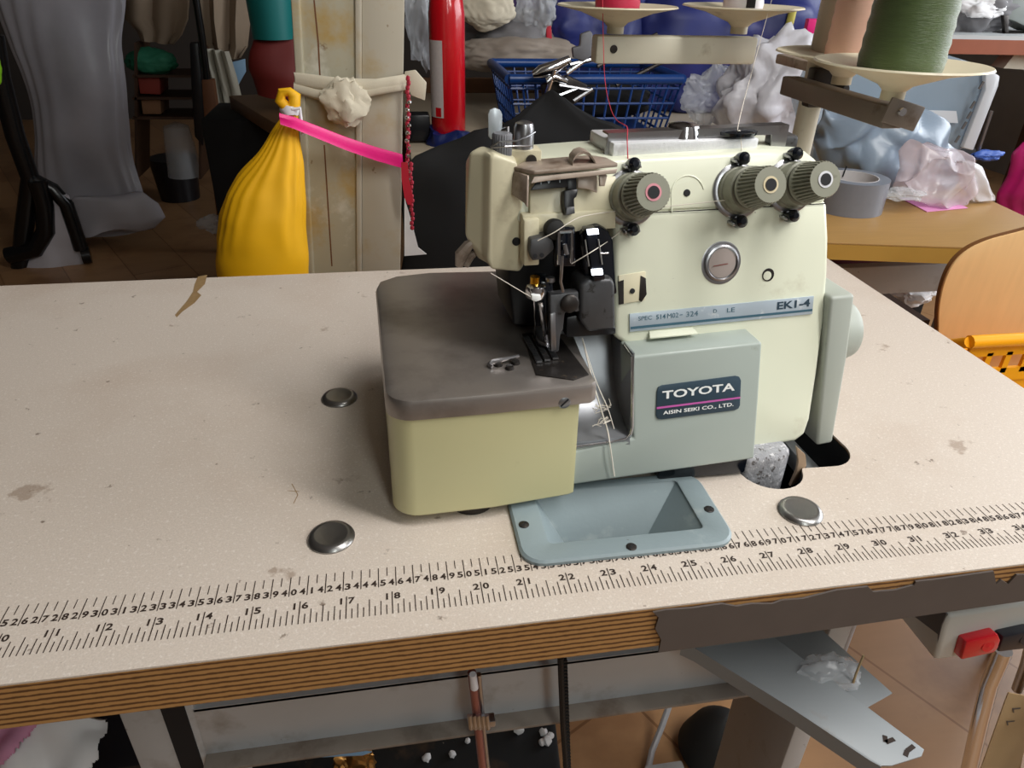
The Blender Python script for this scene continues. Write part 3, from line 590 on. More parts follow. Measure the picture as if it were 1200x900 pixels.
# tension dials
def dial(bx, by, fx, fy, ring, sc=1):
    d = empty('tmp', (0, 0, 0), '', ''); bpy.data.objects.remove(d)
    base = Up.on(bx, by); ax = Up.n.copy()
    best = None
    for i in range(10, 80):          # length that brings the knob's face where it stands
        q = RC @ (base+ax*i*.1-CC); u = 600+FPX*q.x/-q.z
        if best is None or abs(u-fx) < best[0]: best = (abs(u-fx), i*.1)
    Ld = best[1]
    o = MB().lathe([(0, 0), (1.75*sc, 0), (1.75*sc, .1), (1.6*sc, .2), (0, .2)], base, ax, 40).build('tension_dial', 'brushed', mc)
    MB().lathe([(1.2, .15), (1.5, .2), (1.5, .55), (1.4, .62), (1.38, Ld*.42), (1.2, Ld*.45), (1.2, Ld*.5)], base, ax, 40).build('collar', 'dial_grey', o)
    MB().lathe([(1.24, Ld*.44), (1.24, Ld*.5), (1.2, Ld*.52)], base, ax, 40).build('gap_ring', 'dial_dark', o)
    MB().lathe([(1.1, Ld*.48), (1.28, Ld*.5), (1.30, Ld*.56), (1.25, Ld*.58), (1.12, Ld*.97), (1.04, Ld), (0, Ld)], base, ax, 96, knurl=3, kd=.13, kr=(Ld*.57, Ld*.98)).build('knurled_grip', 'dial_grey', o)
    MB().lathe([(0, 0), (.5, 0), (.5, .03), (0, .03)], base+ax*(Ld+.01), ax, 30).build('index_ring', ring, o)
    MB().lathe([(0, 0), (.36, 0), (.36, .07), (0, .07)], base+ax*(Ld+.01), ax, 24).build('post', 'black_part', o)
    for s_, l_ in ((1, 1.95), (-1, 1.95)):
        p = base+Up.w*s_*l_*sc+Up.u*(.1*s_)
        MB().lathe([(0, 0), (.36, 0), (.42, .3), (.4, .75), (.2, .95), (0, .97)], p, ax, 20).build('guide_post', 'black_gloss', o)
        MB().box(p+ax*.05, (1.1, .9, .2), Matrix.Rotation(R_(10), 3, 'Z'), bev=.06).build('post_plate', 'brushed', o)
dial(738, 232, 766, 223, 'pink_ring'); dial(864, 224, 903, 214, 'ivory_ring'); dial(925, 218, 967, 209, 'white_ring')

# belt cover at the right
bl = py(976, 519, 11.3)
cP = Plane((bl.x, bl.y, bl.z), TG, 8)
bc = MB().prism(cP.poly([(957, 523), (976, 519.5), (994, 415), (1002.5, 345), (974, 348.5)]), HB*9, bev=.25, seg=3)
bco = part('belt_cover', bc, 'belt_grey')
tip = py(992, 385, cP.on(998, 382).y+3.4)
MB().lathe([(0, -1.2), (2.3, -1.2), (2.3, .2), (2.15, .7), (1.6, 1.05), (0, 1.15)], tip-cP.u*.9, cP.u, 48).build('handwheel_boss', 'belt_grey', bco)

# ================================================================ THREADS AND LINT
def thread(pts, r, m, label, g=None, name='thread', n=6):
    q = []
    for i in range(len(pts)-1):
        p0, p1, p2, p3 = pts[max(i-1, 0)], pts[i], pts[i+1], pts[min(i+2, len(pts)-1)]
        for k in range(6):
            t = k/6; q.append(.5*((2*p1)+(p2-p0)*t+(2*p0-5*p1+4*p2-p3)*t*t+(3*p1-p0-3*p2+p3)*t**3))
    q.append(pts[-1]); return tag(MB().tube(q, r, n).build(name, m), label, 'thread', g)
thread([py(706, -12, 52), py(707, 48, 49), py(709, 95, 42), py(715, 125, 34), py(722, 140, 26), py(731, 146, 19), py(735, 150, Yt+1.2), py(735, 165, Yt+.3), py(736, 192, Yt-.3)], .035, 'thread_line_red', 'thin crimson thread running from the crimson cone down to the left dial')
thread([py(907, -10, 50), py(885, 70, 40), py(866, 142, Yt+2), py(868, 156, Yt+1.2), py(870, 195, Yt-.2)], .03, 'thread_line', 'thin pale thread dropping from the white cone past the filler cap')
thread([Up.on(874, 232, .8), Up.on(800, 240, .5), Up.on(735, 246, .4), Up.on(690, 252, 1.2), DP.on(672, 258, 1.7), DP.on(650, 272, 1.9), DP.on(630, 282, 1.6)], .03, 'thread_line', 'fine white thread stretched across the body seam from the middle dial')
thread([DP.on(670, 309, 1.6), DP.on(695, 294, 2.0), Bp.on(720, 277, .3), Up.on(748, 250, .3)], .03, 'thread_line', 'white thread slanting over the black guide bar with lamp lenses')
thread([py(575, 320, 12), DP.on(600, 335, 1.2), DP.on(622, 348, 1.6)], .03, 'thread_line', 'short thread slanting from under the head to the needle clamp')
gz = [G.on(693, 560, .3), G.on(690, 528, .35), pX(700, 500, Xw-2.2)+V((0, -.2, .25)), pX(694, 455, Xw-2.4)+V((0, -.2, .25)), pX(682, 400, Xw-2.8)+V((0, 0, .3))]
for k, (dx, l) in enumerate(((0, 'long white thread tail hanging over the polished chute onto the grey cover'), (8, 'white thread tail ending inside the polished chute, right of the long one'))):
    P_ = [pX(682, 400, Xw-2.8)+V((0, 0, .25)), pX(693+dx*.4, 445, Xw-2.5)+V((0, -.1, .2)), pX(703+dx, 480, Xw-2.1)+V((0, -.1, .2)), pX(710+dx, 505, Xw-1.6)+V((0, -.2, .3))]
    if k == 0: P_ += [G.on(715, 522, .35), G.on(720, 558, .3)]
    thread(P_, .05 if k == 0 else .03, 'thread_line', l)
lint = MB()
for k in range(7):
    p = pX(706+random.uniform(-6, 8), 487+random.uniform(-10, 14), Xw-1.9)+V((0, 0, .15)); q = []
    for i in range(7): q.append(p+V((random.uniform(-.5, .5), random.uniform(-.3, .3), random.uniform(-.1, .5))))
    lint.tube(q, .02, 5)
tag(lint.build('lint', 'thread_line'), 'tangle of white lint fibres lying in the polished chute', 'lint', kind='stuff')

# ================================================================ THREAD STAND
stand = empty('thread_stand', tuple(V((86.6, 40, 0))), 'cream thread stand with four shallow spool dishes rising behind the machine', 'thread stand')
def dish(c, r, nm='spool_dish'):
    MB().lathe([(0, -2.6), (.9, -2.6), (.9, -1.9), (1.3, -1.5), (r*.6, -.55), (r, 0), (r-.12, .14), (r*.62, -.3), (1.3, -.6), (0, -.6)], c, (0, 0, 1), 64).build(nm, 'disc_cream', stand)
dA, dB, dC, dD = V((72.23, 54.2, 27.3)), V((85.9, 53.3, 27.5)), V((89.8, 38.2, 24.5)), V((86.9, 26.35, 25.0))
for c in (dA, dB, dC, dD): dish(c, 6.4 if c != dD else 6.45)
pT, pB = py(966, -60, 43), py(936, 178, 43)
MB().tube([(pB.x, 43, -.0), (pB.x+.3, 43, 60)], 1.1, 24).build('pole', 'stand_cream', stand)
xa, xb = py(696, 56, 53.5), py(935, 62, 52)
cbz = dA.z-2.6
MB().box(((xa.x+88)/2, 53.6, cbz-1.45), (88-xa.x, 2.2, 2.7), bev=.25).build('crossbar', 'stand_cream', stand)
MB().lathe([(0, 0), (.42, 0), (.38, .12), (0, .14)], (xa.x+1.9, 52.48, cbz-1.35), (0, -1, 0), 16).build('screw', 'dark_metal', stand)
MB().box((pB.x+1.2, 47.8, cbz-2.2), (1.2, 10, 1.0), bev=.2).build('side_arm', 'dirty_cover', stand)
mat('arm_grey', (120, 110, 102), .45, metal=.2, var=.1, vs=30, dirt=[((84, 66, 50), 50, .6, .1, .5)])
MB().box((87.0, 34, dD.z-3.8), (1.8, 17, 1.7), bev=.15).build('dish_arm', 'arm_grey', stand)
ap = MB().box((87.4, 25.2, dD.z-3.5), (3.2, .25, 1.9), Matrix.Rotation(R_(14), 3, 'Y'), bev=.1); ap.build('arm_bracket', 'arm_grey', stand)
MB().lathe([(0, 0), (.35, 0), (.3, .15), (0, .15)], py(1057, 131, 24.9), (0, -1, 0), 16).build('bolt', 'chrome', stand)
MB().box((pB.x+.2, 41.7, dC.z-3.4), (3.0, 1.4, 3.6), bev=.2).build('clamp', 'dark_metal', stand)
MB().lathe([(0, 0), (.5, 0), (.45, .9), (0, .9)], (pB.x+1.6, 41, dC.z-3.4), (.3, -1, 0), 16).build('clamp_bolt', 'dark_metal', stand)
MB().lathe([(0, 0), (.35, 0), (.35, .1), (0, .1)], (pB.x-.1, 41.8, 29.9), (0, -1, 0), 16).build('hole', 'hole_black', stand)
def cone(c, rb_, rt, h, m, label, name='thread_cone'):
    prof = [(0, 0), (rb_*.98, 0), (rb_, .3)]
    n = 26
    for i in range(n): t = i/n; prof.append((lerp(rb_, rt, t)+(.05 if i % 2 else -.03), .3+(h-.3)*t))
    prof += [(rt, h), (0, h)]
    return tag(MB().lathe(prof, c, (0, 0, 1), 48).build(name, m), label, 'thread cone', 'thread cones on the stand')
cone(dA+V((0, 0, -.35)), 2.35, 1.6, 12, 'thread_red', 'crimson thread cone standing on the left rear dish')
wc = cone(dB+V((0, 0, -.35)), 2.1, 1.5, 12, 'thread_white', 'white thread cone with dark label stripe standing on the second rear dish')
MB().prism([dB+V((-.6, -2.12, 0)), dB+V((.35, -2.16, 0)), dB+V((.25, -2.08, 3)), dB+V((-.6, -2.08, 3))], (0, .1, 0)).build('label_stripe', 'black_part', wc)
MB().lathe([(0, -.34), (2.16, -.34), (2.16, -.1), (0, -.1)], dB, (0, 0, 1), 32).build('base_ring', 'orange', wc)
cone(dC+V((.7, 0, -.35)), 2.65, 2.3, 15, 'thread_peach', 'pale peach thread cone behind the green one')
cone(dD+V((-.1, 0, -.35)), 3.1, 2.6, 15, 'thread_green', 'dark olive green thread cone on the nearest dish')

# ================================================================ UNDER THE TABLE
tr = empty('sheet_metal_trough', (74, 1, -14), 'grey folded sheet metal trough sticking out below the table front', 'metal trough')
T = [pz(x, y, -14) for x, y in ((800, 752), (817, 760), (930, 830), (1020, 890), (1033, 897), (1045, 897), (1080, 886), (1083, 878), (905, 745), (880, 735))]
MB().prism(T, (0, 0, -.12), bev=.03).build('panel', 'steel_trough', tr)
MB().grid([[p, p+V((0, 0, -1.4))] for p in T[:5]], .1).build('side_fold', 'steel_trough', tr)
T2 = [pz(x, y, -15.5) for x, y in ((900, 742), (960, 735), (1046, 812), (1000, 838), (960, 815))]
MB().prism(T2, (0, 0, -.12), bev=.03).build('back_flange', 'steel_trough', tr)
for a, b2, c in (((1037, 862), (1038, 870), (1048, 866)), ((1061, 886), (1063, 880), (1071, 874))):
    m_ = MB(); bar(m_, pz(*a, -13.98), pz(*b2, -13.98), .3, (0, 0, 1)); bar(m_, pz(*b2, -13.98), pz(*c, -13.98), .3, (0, 0, 1)); m_.build('pen_mark', 'ink', tr)
pm = crumple(968, 790, 2.4, 2.6, 1.2, 1.4, .35, 2.2, 4); cc_ = pz(968, 790, -14.6); off = cc_-py(968, 790, 2.4); pm.v = [p+off for p in pm.v]
tag(pm.build('plastic_wrap', 'film'), 'crumpled clear plastic wrap stuffed in the grey trough', 'plastic wrap')
tag(MB().tube([pz(1000, 800, -14), pz(1003, 790, -13.2), pz(1012, 768, -11.5)], .1, 6).build('toothpick', 'strip_tan'), 'thin pale stick poking up beside the crumpled wrap', 'stick')
# switch box
sw = empty('switch_box', (88, 3, -14), 'pale motor switch box with red and dark buttons under the table edge', 'switch box')
S = [py(x, y, 2) for x, y in ((1095, 775), (1300, 745), (1300, 692), (1112, 722), (1106, 735))]
MB().prism(S, (0, 9, 0), bev=.35, seg=3).build('housing', 'switch_shell', sw)
sd = [S[0]+V((.25, .2, .1)), S[4]+V((.1, .2, 0)), S[3]+V((.1, .2, 0)), S[3]+V((-.3, 8, .3)), S[0]+V((-.3, 8, 2.2))]
MB().prism(sd, (-.15, 0, 0)).build('side_cover', 'switch_side', sw)
for q, m_, n_ in (([(1117, 765), (1123, 744), (1160, 735), (1163, 742), (1160, 752), (1155, 757)], 'red_button', 'red_button'), ([(1160, 756), (1166, 738), (1198, 731), (1215, 731), (1212, 750)], 'dark_button', 'dark_button')):
    bb = MB().prism([py(x, y, 2)+V((0, .1, 0)) for x, y in q], (0, -.9, .15), bev=.15).build(n_, m_, sw)
    c = sum((py(x, y, 2) for x, y in q), V())/len(q); MB().lathe([(0, 0), (.55, 0), (.5, .06), (.25, .05), (0, .12)], c+V((.1, -.8, .2)), (0, -1, .15), 24).build('symbol', m_, bb)
MB().prism([S[1]*.02+S[0]*.98+V((0, -.0, 0))]+[S[0]+V((.6, .1, .4)), S[0]+V((.9, .1, 3.2)), S[0]+V((.3, .1, 3.0))], (0, -.05, 0))
MB().tube([S[0]+V((3.5, 3, -.3)), S[0]+V((3.4, 3, -1.6))], .9, 16).build('cable_gland', 'black_part', sw)
# rods
tag(MB().tube([py(1176, 762, 8), py(1171, 775, 8), py(1160, 800, 8), py(1150, 840, 8), py(1135, 905, 8), py(1105, 1030, 8)], .75, 16).build('chrome_rod', 'chrome'), 'chrome rod slanting down to the floor below the switch box', 'rod')
t_ = MB().prism([py(x, y, 11) for x, y in ((1178, 822), (1182, 812), (1213, 818), (1195, 905), (1180, 960), (1130, 960), (1150, 900))], (0, .12, 0)); ts = tag(t_.build('plastic_strip', 'strip_tan'), 'translucent tan plastic strip behind the chrome rod', 'strip')
tm = MB()
for x, y in ((1187, 831), (1180, 846)): bar(tm, py(x, y, 10.95), py(x+9, y-1, 10.95), .22, (0, -1, 0)); bar(tm, py(x, y-1, 10.95), py(x+1, y+4, 10.95), .15, (0, -1, 0))
tm.build('printed_marks', 'switch_side', ts)
tag(MB().tube([py(1212, 740, 13), py(1202, 780, 13), py(1192, 808, 13)], .55, 14).build('metal_tube', 'brushed'), 'short metal tube end at the right edge below the buttons', 'tube')
# pitman rod with clamp, belt
pr = MB().tube([py(553, 788, 5), py(560, 850, 5), py(566, 905, 5), py(575, 1000, 5)], .32, 12); pro = tag(pr.build('treadle_rod', 'rod_red'), 'reddish treadle rod with a wire clamp hanging under the table front', 'rod')
MB().tube([py(561, 790, 5.3), py(566, 850, 5.3), py(572, 905, 5.3)], .2, 10).build('second_wire', 'brushed', pro)
MB().tube([py(554, 790, 4.6), py(556, 806, 4.6)], [.25, .3], 10).build('white_tip', 'thread_white', pro)
cl = MB()
for k in range(5): cl.tube([py(550+5*k, 838, 4.6), py(551+5*k, 846, 4.4), py(552+5*k, 853, 4.7)], .2, 8)
cl.box(py(566, 845, 4.8), (1.8, .8, .7), bev=.1); cl.build('hose_clamp', 'brushed', pro)
bl_ = MB().tube([py(657, 770, 5), py(658, 800, 5), py(660, 850, 5), py(664, 905, 5), py(668, 1000, 5)], .24, 8); bo_ = tag(bl_.build('drive_belt', 'rubber'), 'black toothed drive belt running down to the motor', 'belt')
tt = MB()
for k in range(34): p = py(659.5+k*.16, 774+k*4, 4.95); tt.box(p, (.62, .3, .16))
tt.build('belt_teeth', 'rubber', bo_)
# treadle pan and floor debris
pan = MB().prism([pz(x, y, -62) for x, y in ((285, 870), (640, 838), (650, 835), (668, 1000), (260, 1000))], (0, 0, -2.5), bev=.4); po = tag(pan.build('drip_pan', 'pan_black'), 'black metal pan full of lint below the crossbeam', 'pan')
lt = MB()
for (x, y, r) in ((608, 855, .7), (637, 858, .6), (641, 868, .7), (645, 862, .5), (635, 870, .5), (500, 888, .6), (470, 870, .4), (530, 884, .5), (548, 868, .4)):
    c = pz(x, y, -61.7); b = bmesh.new(); bmesh.ops.create_icosphere(b, subdivisions=2, radius=1)
    for v in b.verts: v.co = c+v.co*r*(1+.4*nz(v.co, 2, x))
    lt.bm(b)
tag(lt.build('lint_crumbs', 'white_cloth'), 'white lint crumbs scattered on the black pan', 'lint', kind='stuff')
c = pz(415, 893, -58); q = crumple(415, 893, 30, 2.5, 2.8, 2, .4, 2, 8); o_ = c-py(415, 893, 30); q.v = [p+o_ for p in q.v]
tag(q.build('gold_foil', 'brass_foil'), 'crumpled gold foil wrapper on the black pan', 'foil')
f_ = MB().prism([pz(x, y, -50) for x, y in ((348, 886), (372, 880), (420, 879), (436, 880), (425, 884), (380, 886))], (0, 0, -.3), bev=.08)
tag(f_.build('paper_scrap', 'light_blue'), 'narrow pale blue scrap lying just below the crossbeam', 'scrap')
# cables
tag(MB().tube([pz(788, 816, -68), pz(776, 850, -72), pz(764, 880, -73.5), pz(757, 912, -74.3), pz(750, 960, -74.3)], .5, 8).build('power_cable', 'cable_grey'), 'grey cable lying on the wooden floor right of the drive belt', 'cable', 'grey cables on the floor')
tag(MB().tube([pz(862, 805, -66), pz(866, 830, -68), pz(870, 852, -70), pz(862, 872, -73), pz(845, 890, -74.3), pz(828, 912, -74.3)], .5, 8).build('power_cable', 'cable_grey'), 'grey cable curling beside the right table leg', 'cable', 'grey cables on the floor')
fo = MB().lathe([(0, 0), (5, 0), (6, 2), (4.5, 6), (2, 9), (0, 9.5)], pz(838, 885, -75), (0, 0, 1), 30); tag(fo.build('rubber_stopper', 'rubber'), 'black rounded rubber stopper on the floor by the right table leg', 'stopper')
# cloth in the lower left corner
g = []
for i in range(40):
    row = []
    for j in range(50):
        x, y = -30+j*3.4, 835+i*3.3; p = pz(x, y, -22-i*.15); p = p+V((0, 0, 1.6*nz((x*.02, y*.02, 3), 1)+.6*math.sin((x+y*.6)*.07))); row.append(p)
    g.append(row)
def clip(mb, fn):
    keep = [f for f in mb.f if fn(sum((mb.v[i] for i in f), V())/len(f))]; mb.f = keep; return mb
wcl = MB().grid(g, .25)
def pix(p): q = RC @ (V(p)-CC); return 600+FPX*q.x/-q.z, 450-FPX*q.y/-q.z
clip(wcl, lambda c: pix(c)[0] < 128-.35*(pix(c)[1]-840)+3*math.sin(pix(c)[1]*.2))
tag(wcl.build('white_garment', 'white_cloth'), 'white cloth heaped under the table at the lower left corner', 'cloth')
pk_ = MB().grid([[p+V((0, 0, .9)) for p in r] for r in g], .25); clip(pk_, lambda c: pix(c)[0] < 48-.9*(pix(c)[1]-845))
tag(pk_.build('pink_garment', 'pink_cloth'), 'pink cloth lying over the white cloth at the lower left corner', 'cloth')
dk = MB().box((11, 36, -58), (26, 30, 34), bev=1); tag(dk.build('cabinet', 'black_part'), 'black cabinet standing between the white cloth and the left table leg', 'cabinet')  # plain black block that fills the gap beside the leg

# ================================================================ BACKGROUND, CENTRE: COLUMN AND WHAT HANGS ON IT
CY = 110
c0, c1, c2, c3 = py(342, 0, CY), py(472, 0, CY), py(362, 315, CY), py(468, 308, CY)
def colbar(xa, xb, xc, xd, y0, y1, name, m, par):
    """flat bar between pixel columns xa..xb at the top and xc..xd near the table"""
    a, b, c, d = py(xa, 0, CY), py(xb, 0, CY), py(xc, 312, CY), py(xd, 312, CY)
    def ext(p, q, z): t = (z-q.z)/(p.z-q.z); return V((lerp(q.x, p.x, t), 0, z))
    lo = [ext(a, c, FZ), ext(b, d, FZ)]; hi = [ext(a, c, CZ), ext(b, d, CZ)]
    return MB().loft([[V((lo[0].x, y0, FZ)), V((lo[1].x, y0, FZ)), V((lo[1].x, y1, FZ)), V((lo[0].x, y1, FZ))], [V((hi[0].x, y0, CZ)), V((hi[1].x, y0, CZ)), V((hi[1].x, y1, CZ)), V((hi[0].x, y1, CZ))]], bev=.25).build(name, m, par)
cl_ = colbar(341, 472, 361, 468, CY, CY+14, 'steel_column', 'paint_column', None)
tag(cl_, 'cream painted steel column with yellow stains behind the table', 'column')
def rebase(ch_, par):
    ch_.parent = par; ch_.location = -par.location
for q in ((416, 424, 418, 424, CY-.7, CY+1, 'ridge', 'column_pale'), (424, 474, 424, 469, CY-.35, CY+1, 'face_plate', 'column_pale'), (341, 352, 361, 368, CY-.5, CY+1, 'edge_strip', 'paint_column')):
    colbar(*q, cl_)
rt = MB()
for (x0, y0, x1, y1) in ((368, 0, 373, 50), (373, 50, 376, 110), (380, 170, 385, 250), (385, 250, 389, 312)):
    bar(rt, py(x0, y0, CY-.03), py(x1, y1, CY-.03), .25, (0, -1, 0))
rt.build('rust_line', 'rust', cl_)
# tie
kx = MB()
for (ya, yb, yc, r) in ((92, 100, 99, 1.15), (103, 116, 104, .9)):
    P_ = [py(345, ya, CY-.5), py(370, lerp(ya, yb, .5), CY-1.6), py(400, yb, CY-2.0), py(440, yc+2, CY-1.8), py(470, yc-4, CY-1.2), py(486, yc-8, CY+1)]
    loops = []
    for p in P_: loops.append([p+V((0, math.cos(a)*.5, math.sin(a)*r)) for a in [i*math.tau/12 for i in range(12)]])
    kx.loft(loops)
disp(kx, .35, .5, 2)
ko = tag(kx.build('cloth_tie', 'cotton'), 'cream cloth band tied around the steel column with a big knot', 'cloth tie')
kn = crumple(405, 121, CY-3.2, 3.6, 3.7, 2.2, .5, 1.4, 11); kn.build('knot', 'cotton', ko)
MB().prism([py(x, y, CY-1) for x, y in ((474, 84), (487, 82), (500, 97), (498, 118), (482, 112), (476, 100))], (0, .5, 0), bev=.15).build('loose_end', 'cotton', ko)
# yellow bag
BYY = 101
sil = [(124, 338, 344), (136, 331, 348), (150, 322, 350), (165, 311, 351.5), (185, 296, 353), (205, 281, 355), (225, 268, 356.5), (250, 257, 358.5), (275, 252.5, 360), (300, 252.5, 361), (325, 256, 361), (345, 264, 360), (360, 280, 355), (370, 300, 340)]
yb = blob(sil, BYY, ratio=.7, n=80, sub=5, pleats=15, pamp=.07, pf=lambda t: max(0, 1-t*1.5)**.7, amp=.5, sc=.16, k=3)
yo = tag(yb.build('cloth_bag', 'yellow_cloth', sharp=80), 'bulging yellow cloth bag hanging on the left side of the steel column', 'bag')
tl = MB().tube([py(x, y, BYY-.4) for x, y in ((336, 126), (329, 117), (331, 109), (339, 107), (345, 112), (345, 124))], [1.0, .9, .8, .8, .9, 1.0], 12); disp(tl, .25, .8, 1).build('knotted_ears', 'yellow_cloth', yo)
st_ = MB().lathe([(0, -.7), (1.5, -.7), (1.7, 0), (1.5, .7), (0, .7)], py(340, 128, BYY), (0, 0, 1), 20); disp(st_, .3, 1, 1); st_.tube([py(342, 128, BYY-1.5), py(352, 127, BYY-1.5), py(352, 134, BYY-1.6), py(355, 158, BYY-1.8)], .28, 8); st_.build('white_string', 'thread_white', yo)
# pink strap
ps = MB(); P_ = [(328, 139), (345, 144), (375, 156), (405, 168), (440, 180), (472, 189)]; loops = []
for i, (x, y) in enumerate(P_):
    w = [.8, .9, 1.0, 1.1, 1.15, 1.2][i]; p = py(x, y, (97.6, 97.8, 101, 105, 107, 108)[i]); loops.append([p+V((0, 0, w)), p+V((0, -.35, w*.4)), p+V((0, -.2, -w*.3)), p+V((0, -.4, -w)), p+V((0, .3, -w)), p+V((0, .3, w))])
pso = tag(ps.loft(loops).build('neon_strap', 'hot_pink'), 'hot pink strap stretched from the yellow bag across the column', 'strap')
tl = MB().loft([[py(x-w/2, y, CY-4), py(x+w/2, y, CY-4), py(x+w/2, y, CY-3.6), py(x-w/2, y, CY-3.6)] for x, y, w in ((474, 190, 8), (475, 210, 9), (479, 232, 10), (480, 240, 4))]); tl.build('hanging_tail', 'red_strap', pso)
# braided cord with beads
bd_ = MB()
for k in range(34):
    y = 92+k*5.3; x = 478+.9*math.sin(k*1.7)+(k*.16 if k > 18 else 0); c = py(x, y, CY-3); b = bmesh.new(); bmesh.ops.create_icosphere(b, subdivisions=1, radius=.5)
    for v in b.verts: v.co = c+V((v.co.x*.9, v.co.y*.9, v.co.z*1.1))
    bd_.bm(b)
br_ = tag(bd_.build('braided_cord', 'cord_red'), 'red and silver twisted cord hanging down the right edge of the column', 'cord')
sil = MB()
for k in range(11):
    y = 120+k*9; c = py(478+1.5*math.cos(k*2), y, CY-3.5); b = bmesh.new(); bmesh.ops.create_icosphere(b, subdivisions=1, radius=.42)
    for v in b.verts: v.co += c
    sil.bm(b)
sil.build('silver_flecks', 'chrome', br_)
tag(MB().prism([py(x, y, CY+2) for x, y in ((474, 232), (483, 262), (490, 290), (500, 298), (474, 300))], (0, .3, 0)).build('white_rag', 'white_cloth'), 'white rag hanging low behind the right side of the column', 'rag')

# ================================================================ BACKGROUND: REAR TABLE WITH EXTINGUISHER, BASKET, CLOTHS
RZ = -7
rtab = empty('rear_table', (95, 175, FZ), 'rear work table holding the fire extinguisher and the blue basket', 'table')
MB().box((103, 183, RZ-1.6), (100, 84, 3.2), bev=.3).build('table_top', 'rear_top', rtab)
for x, y in ((55, 143), (150, 143), (55, 222), (150, 222)): MB().box((x, y, (FZ+RZ-3.2)/2), (5, 5, RZ-3.2-FZ), bev=.3).build('leg', 'dark_wood', rtab)
MB().box((103, 226, RZ+2.2), (104, 3, 4.4), bev=.2).build('back_rail', 'carton', rtab)
ex = empty('fire_extinguisher', tuple(py(526, 160, 150)), 'red fire extinguisher with pale label standing behind the column', 'fire extinguisher')
ec = py(526, 162, 150); ec.z = RZ+.6
MB().lathe([(0, 0), (3.6, 0), (4.0, .6), (4.05, 27), (3.6, 30.5), (2.2, 33), (1.2, 34), (1.2, 36), (0, 36)], ec, (0, 0, 1), 48).build('cylinder', 'ext_red', ex)
lbm = []
for h in (5.8, 22.0): lbm.append([ec+V((4.16*math.cos(R_(a)), 4.16*math.sin(R_(a)), h)) for a in range(196, 252, 6)])
eo = MB().grid(lbm, .03).build('label', 'paper_label', ex)
MB().prism([ec+V((4.2*math.cos(R_(a)), 4.2*math.sin(R_(a)), 6)) for a in (222, 232, 242)]+[ec+V((4.2*math.cos(R_(a)), 4.2*math.sin(R_(a)), 8)) for a in (242, 232, 222)], (0, -.05, 0)).build('red_patch', 'ext_red', eo)
bb = MB().lathe([(0, 0), (4.9, 0), (5.2, 1), (4.7, 2.4), (4.15, 3.4), (0, 3.4)], ec+V((-.3, -.8, -.55)), (0, 0, 1), 40); disp(bb, 1.6, .3, 2)
tag(bb.build('blue_wrap', 'blue_cover'), 'crumpled blue plastic around the foot of the fire extinguisher', 'plastic wrap')
tag(MB().box(py(491, 148, 152), (5, 5, 6), bev=.4).build('small_box', 'black_part'), 'small black box left of the fire extinguisher', 'box')
# hanging foil-like bag left of extinguisher
fb = crumple(496, 22, 165, 3.6, 10, 2.5, .5, 1.6, 5); tag(fb.build('foil_bag', 'film'), 'crinkled clear bag hanging left of the fire extinguisher', 'plastic bag')
# blue basket (lattice)
bk = empty('laundry_basket', tuple(V((92, 160, RZ))), 'large blue lattice laundry basket behind the machine top', 'basket')
bx0, bx1, by0, by1, bz1 = 77.0, 119.5, 150, 180, 7.3
wb = MB(); tp_, lo_ = 1.0, .86
def bpt(u, v, h):   # u, v in -1..1
    s_ = lerp(.87, 1, h); return V(((bx0+bx1)/2+u*s_*(bx1-bx0)/2, (by0+by1)/2+v*s_*(by1-by0)/2, lerp(RZ+.2, bz1, h)))
def wall(p0, p1, nx):
    for i in range(nx+1):
        t = i/nx; wb.tube([bpt(lerp(p0[0], p1[0], t), lerp(p0[1], p1[1], t), 0), bpt(lerp(p0[0], p1[0], t), lerp(p0[1], p1[1], t), 1)], .28, 5)
    for k in range(4):
        h = k/4+.1; wb.tube([bpt(lerp(p0[0], p1[0], t/6), lerp(p0[1], p1[1], t/6), h) for t in range(7)], .32, 5)
wall((-1, -1), (1, -1), 14); wall((-1, 1), (1, 1), 14); wall((-1, -1), (-1, 1), 8); wall((1, -1), (1, 1), 8)
wb.build('lattice', 'blue_plastic', bk)
rim = MB()
for a, b2 in (((-1, -1), (1, -1)), ((1, -1), (1, 1)), ((1, 1), (-1, 1)), ((-1, 1), (-1, -1))):
    p, q = bpt(*a, 1), bpt(*b2, 1); rim.tube([p, (p+q)/2, q], 1.15, 10)
rim.build('rim', 'blue_plastic', bk)
MB().prism([bpt(-1, -1, 0), bpt(1, -1, 0), bpt(1, 1, 0), bpt(-1, 1, 0)], (0, 0, .5)).build('base', 'blue_plastic', bk)
dkc = crumple(700, 118, 166, 14, 4, 8, .25, 1.5, 71); tag(dkc.build('dark_laundry', 'black_cloth', sharp=80), 'dark laundry filling the blue basket', 'laundry')  # added lump, stands in for the dark inside of the basket
# black cloth mass slung over the basket front, down to behind our table
bc_ = blob([(106, 648, 652), (112, 636, 668), (124, 612, 690), (140, 592, 715), (160, 574, 735), (185, 560, 750), (215, 545, 760), (260, 520, 770), (330, 500, 780)], 132, ratio=.2, n=48, sub=3, amp=2.2, sc=.09, k=7, pleats=9, pamp=.03)
tag(bc_.build('black_cloth', 'black_cloth', sharp=80), 'black cloth draped in front of the blue basket', 'cloth')
b2_ = blob([(152, 556, 590), (160, 540, 592), (172, 512, 592), (184, 486, 592), (196, 476, 590), (230, 474, 590), (280, 472, 600), (330, 470, 610), (380, 468, 620)], 120, ratio=.25, n=40, sub=3, amp=1.5, sc=.1, k=17)
tag(b2_.build('black_garment', 'black_cloth', sharp=80), 'black garment hanging between the column and the machine head', 'garment')
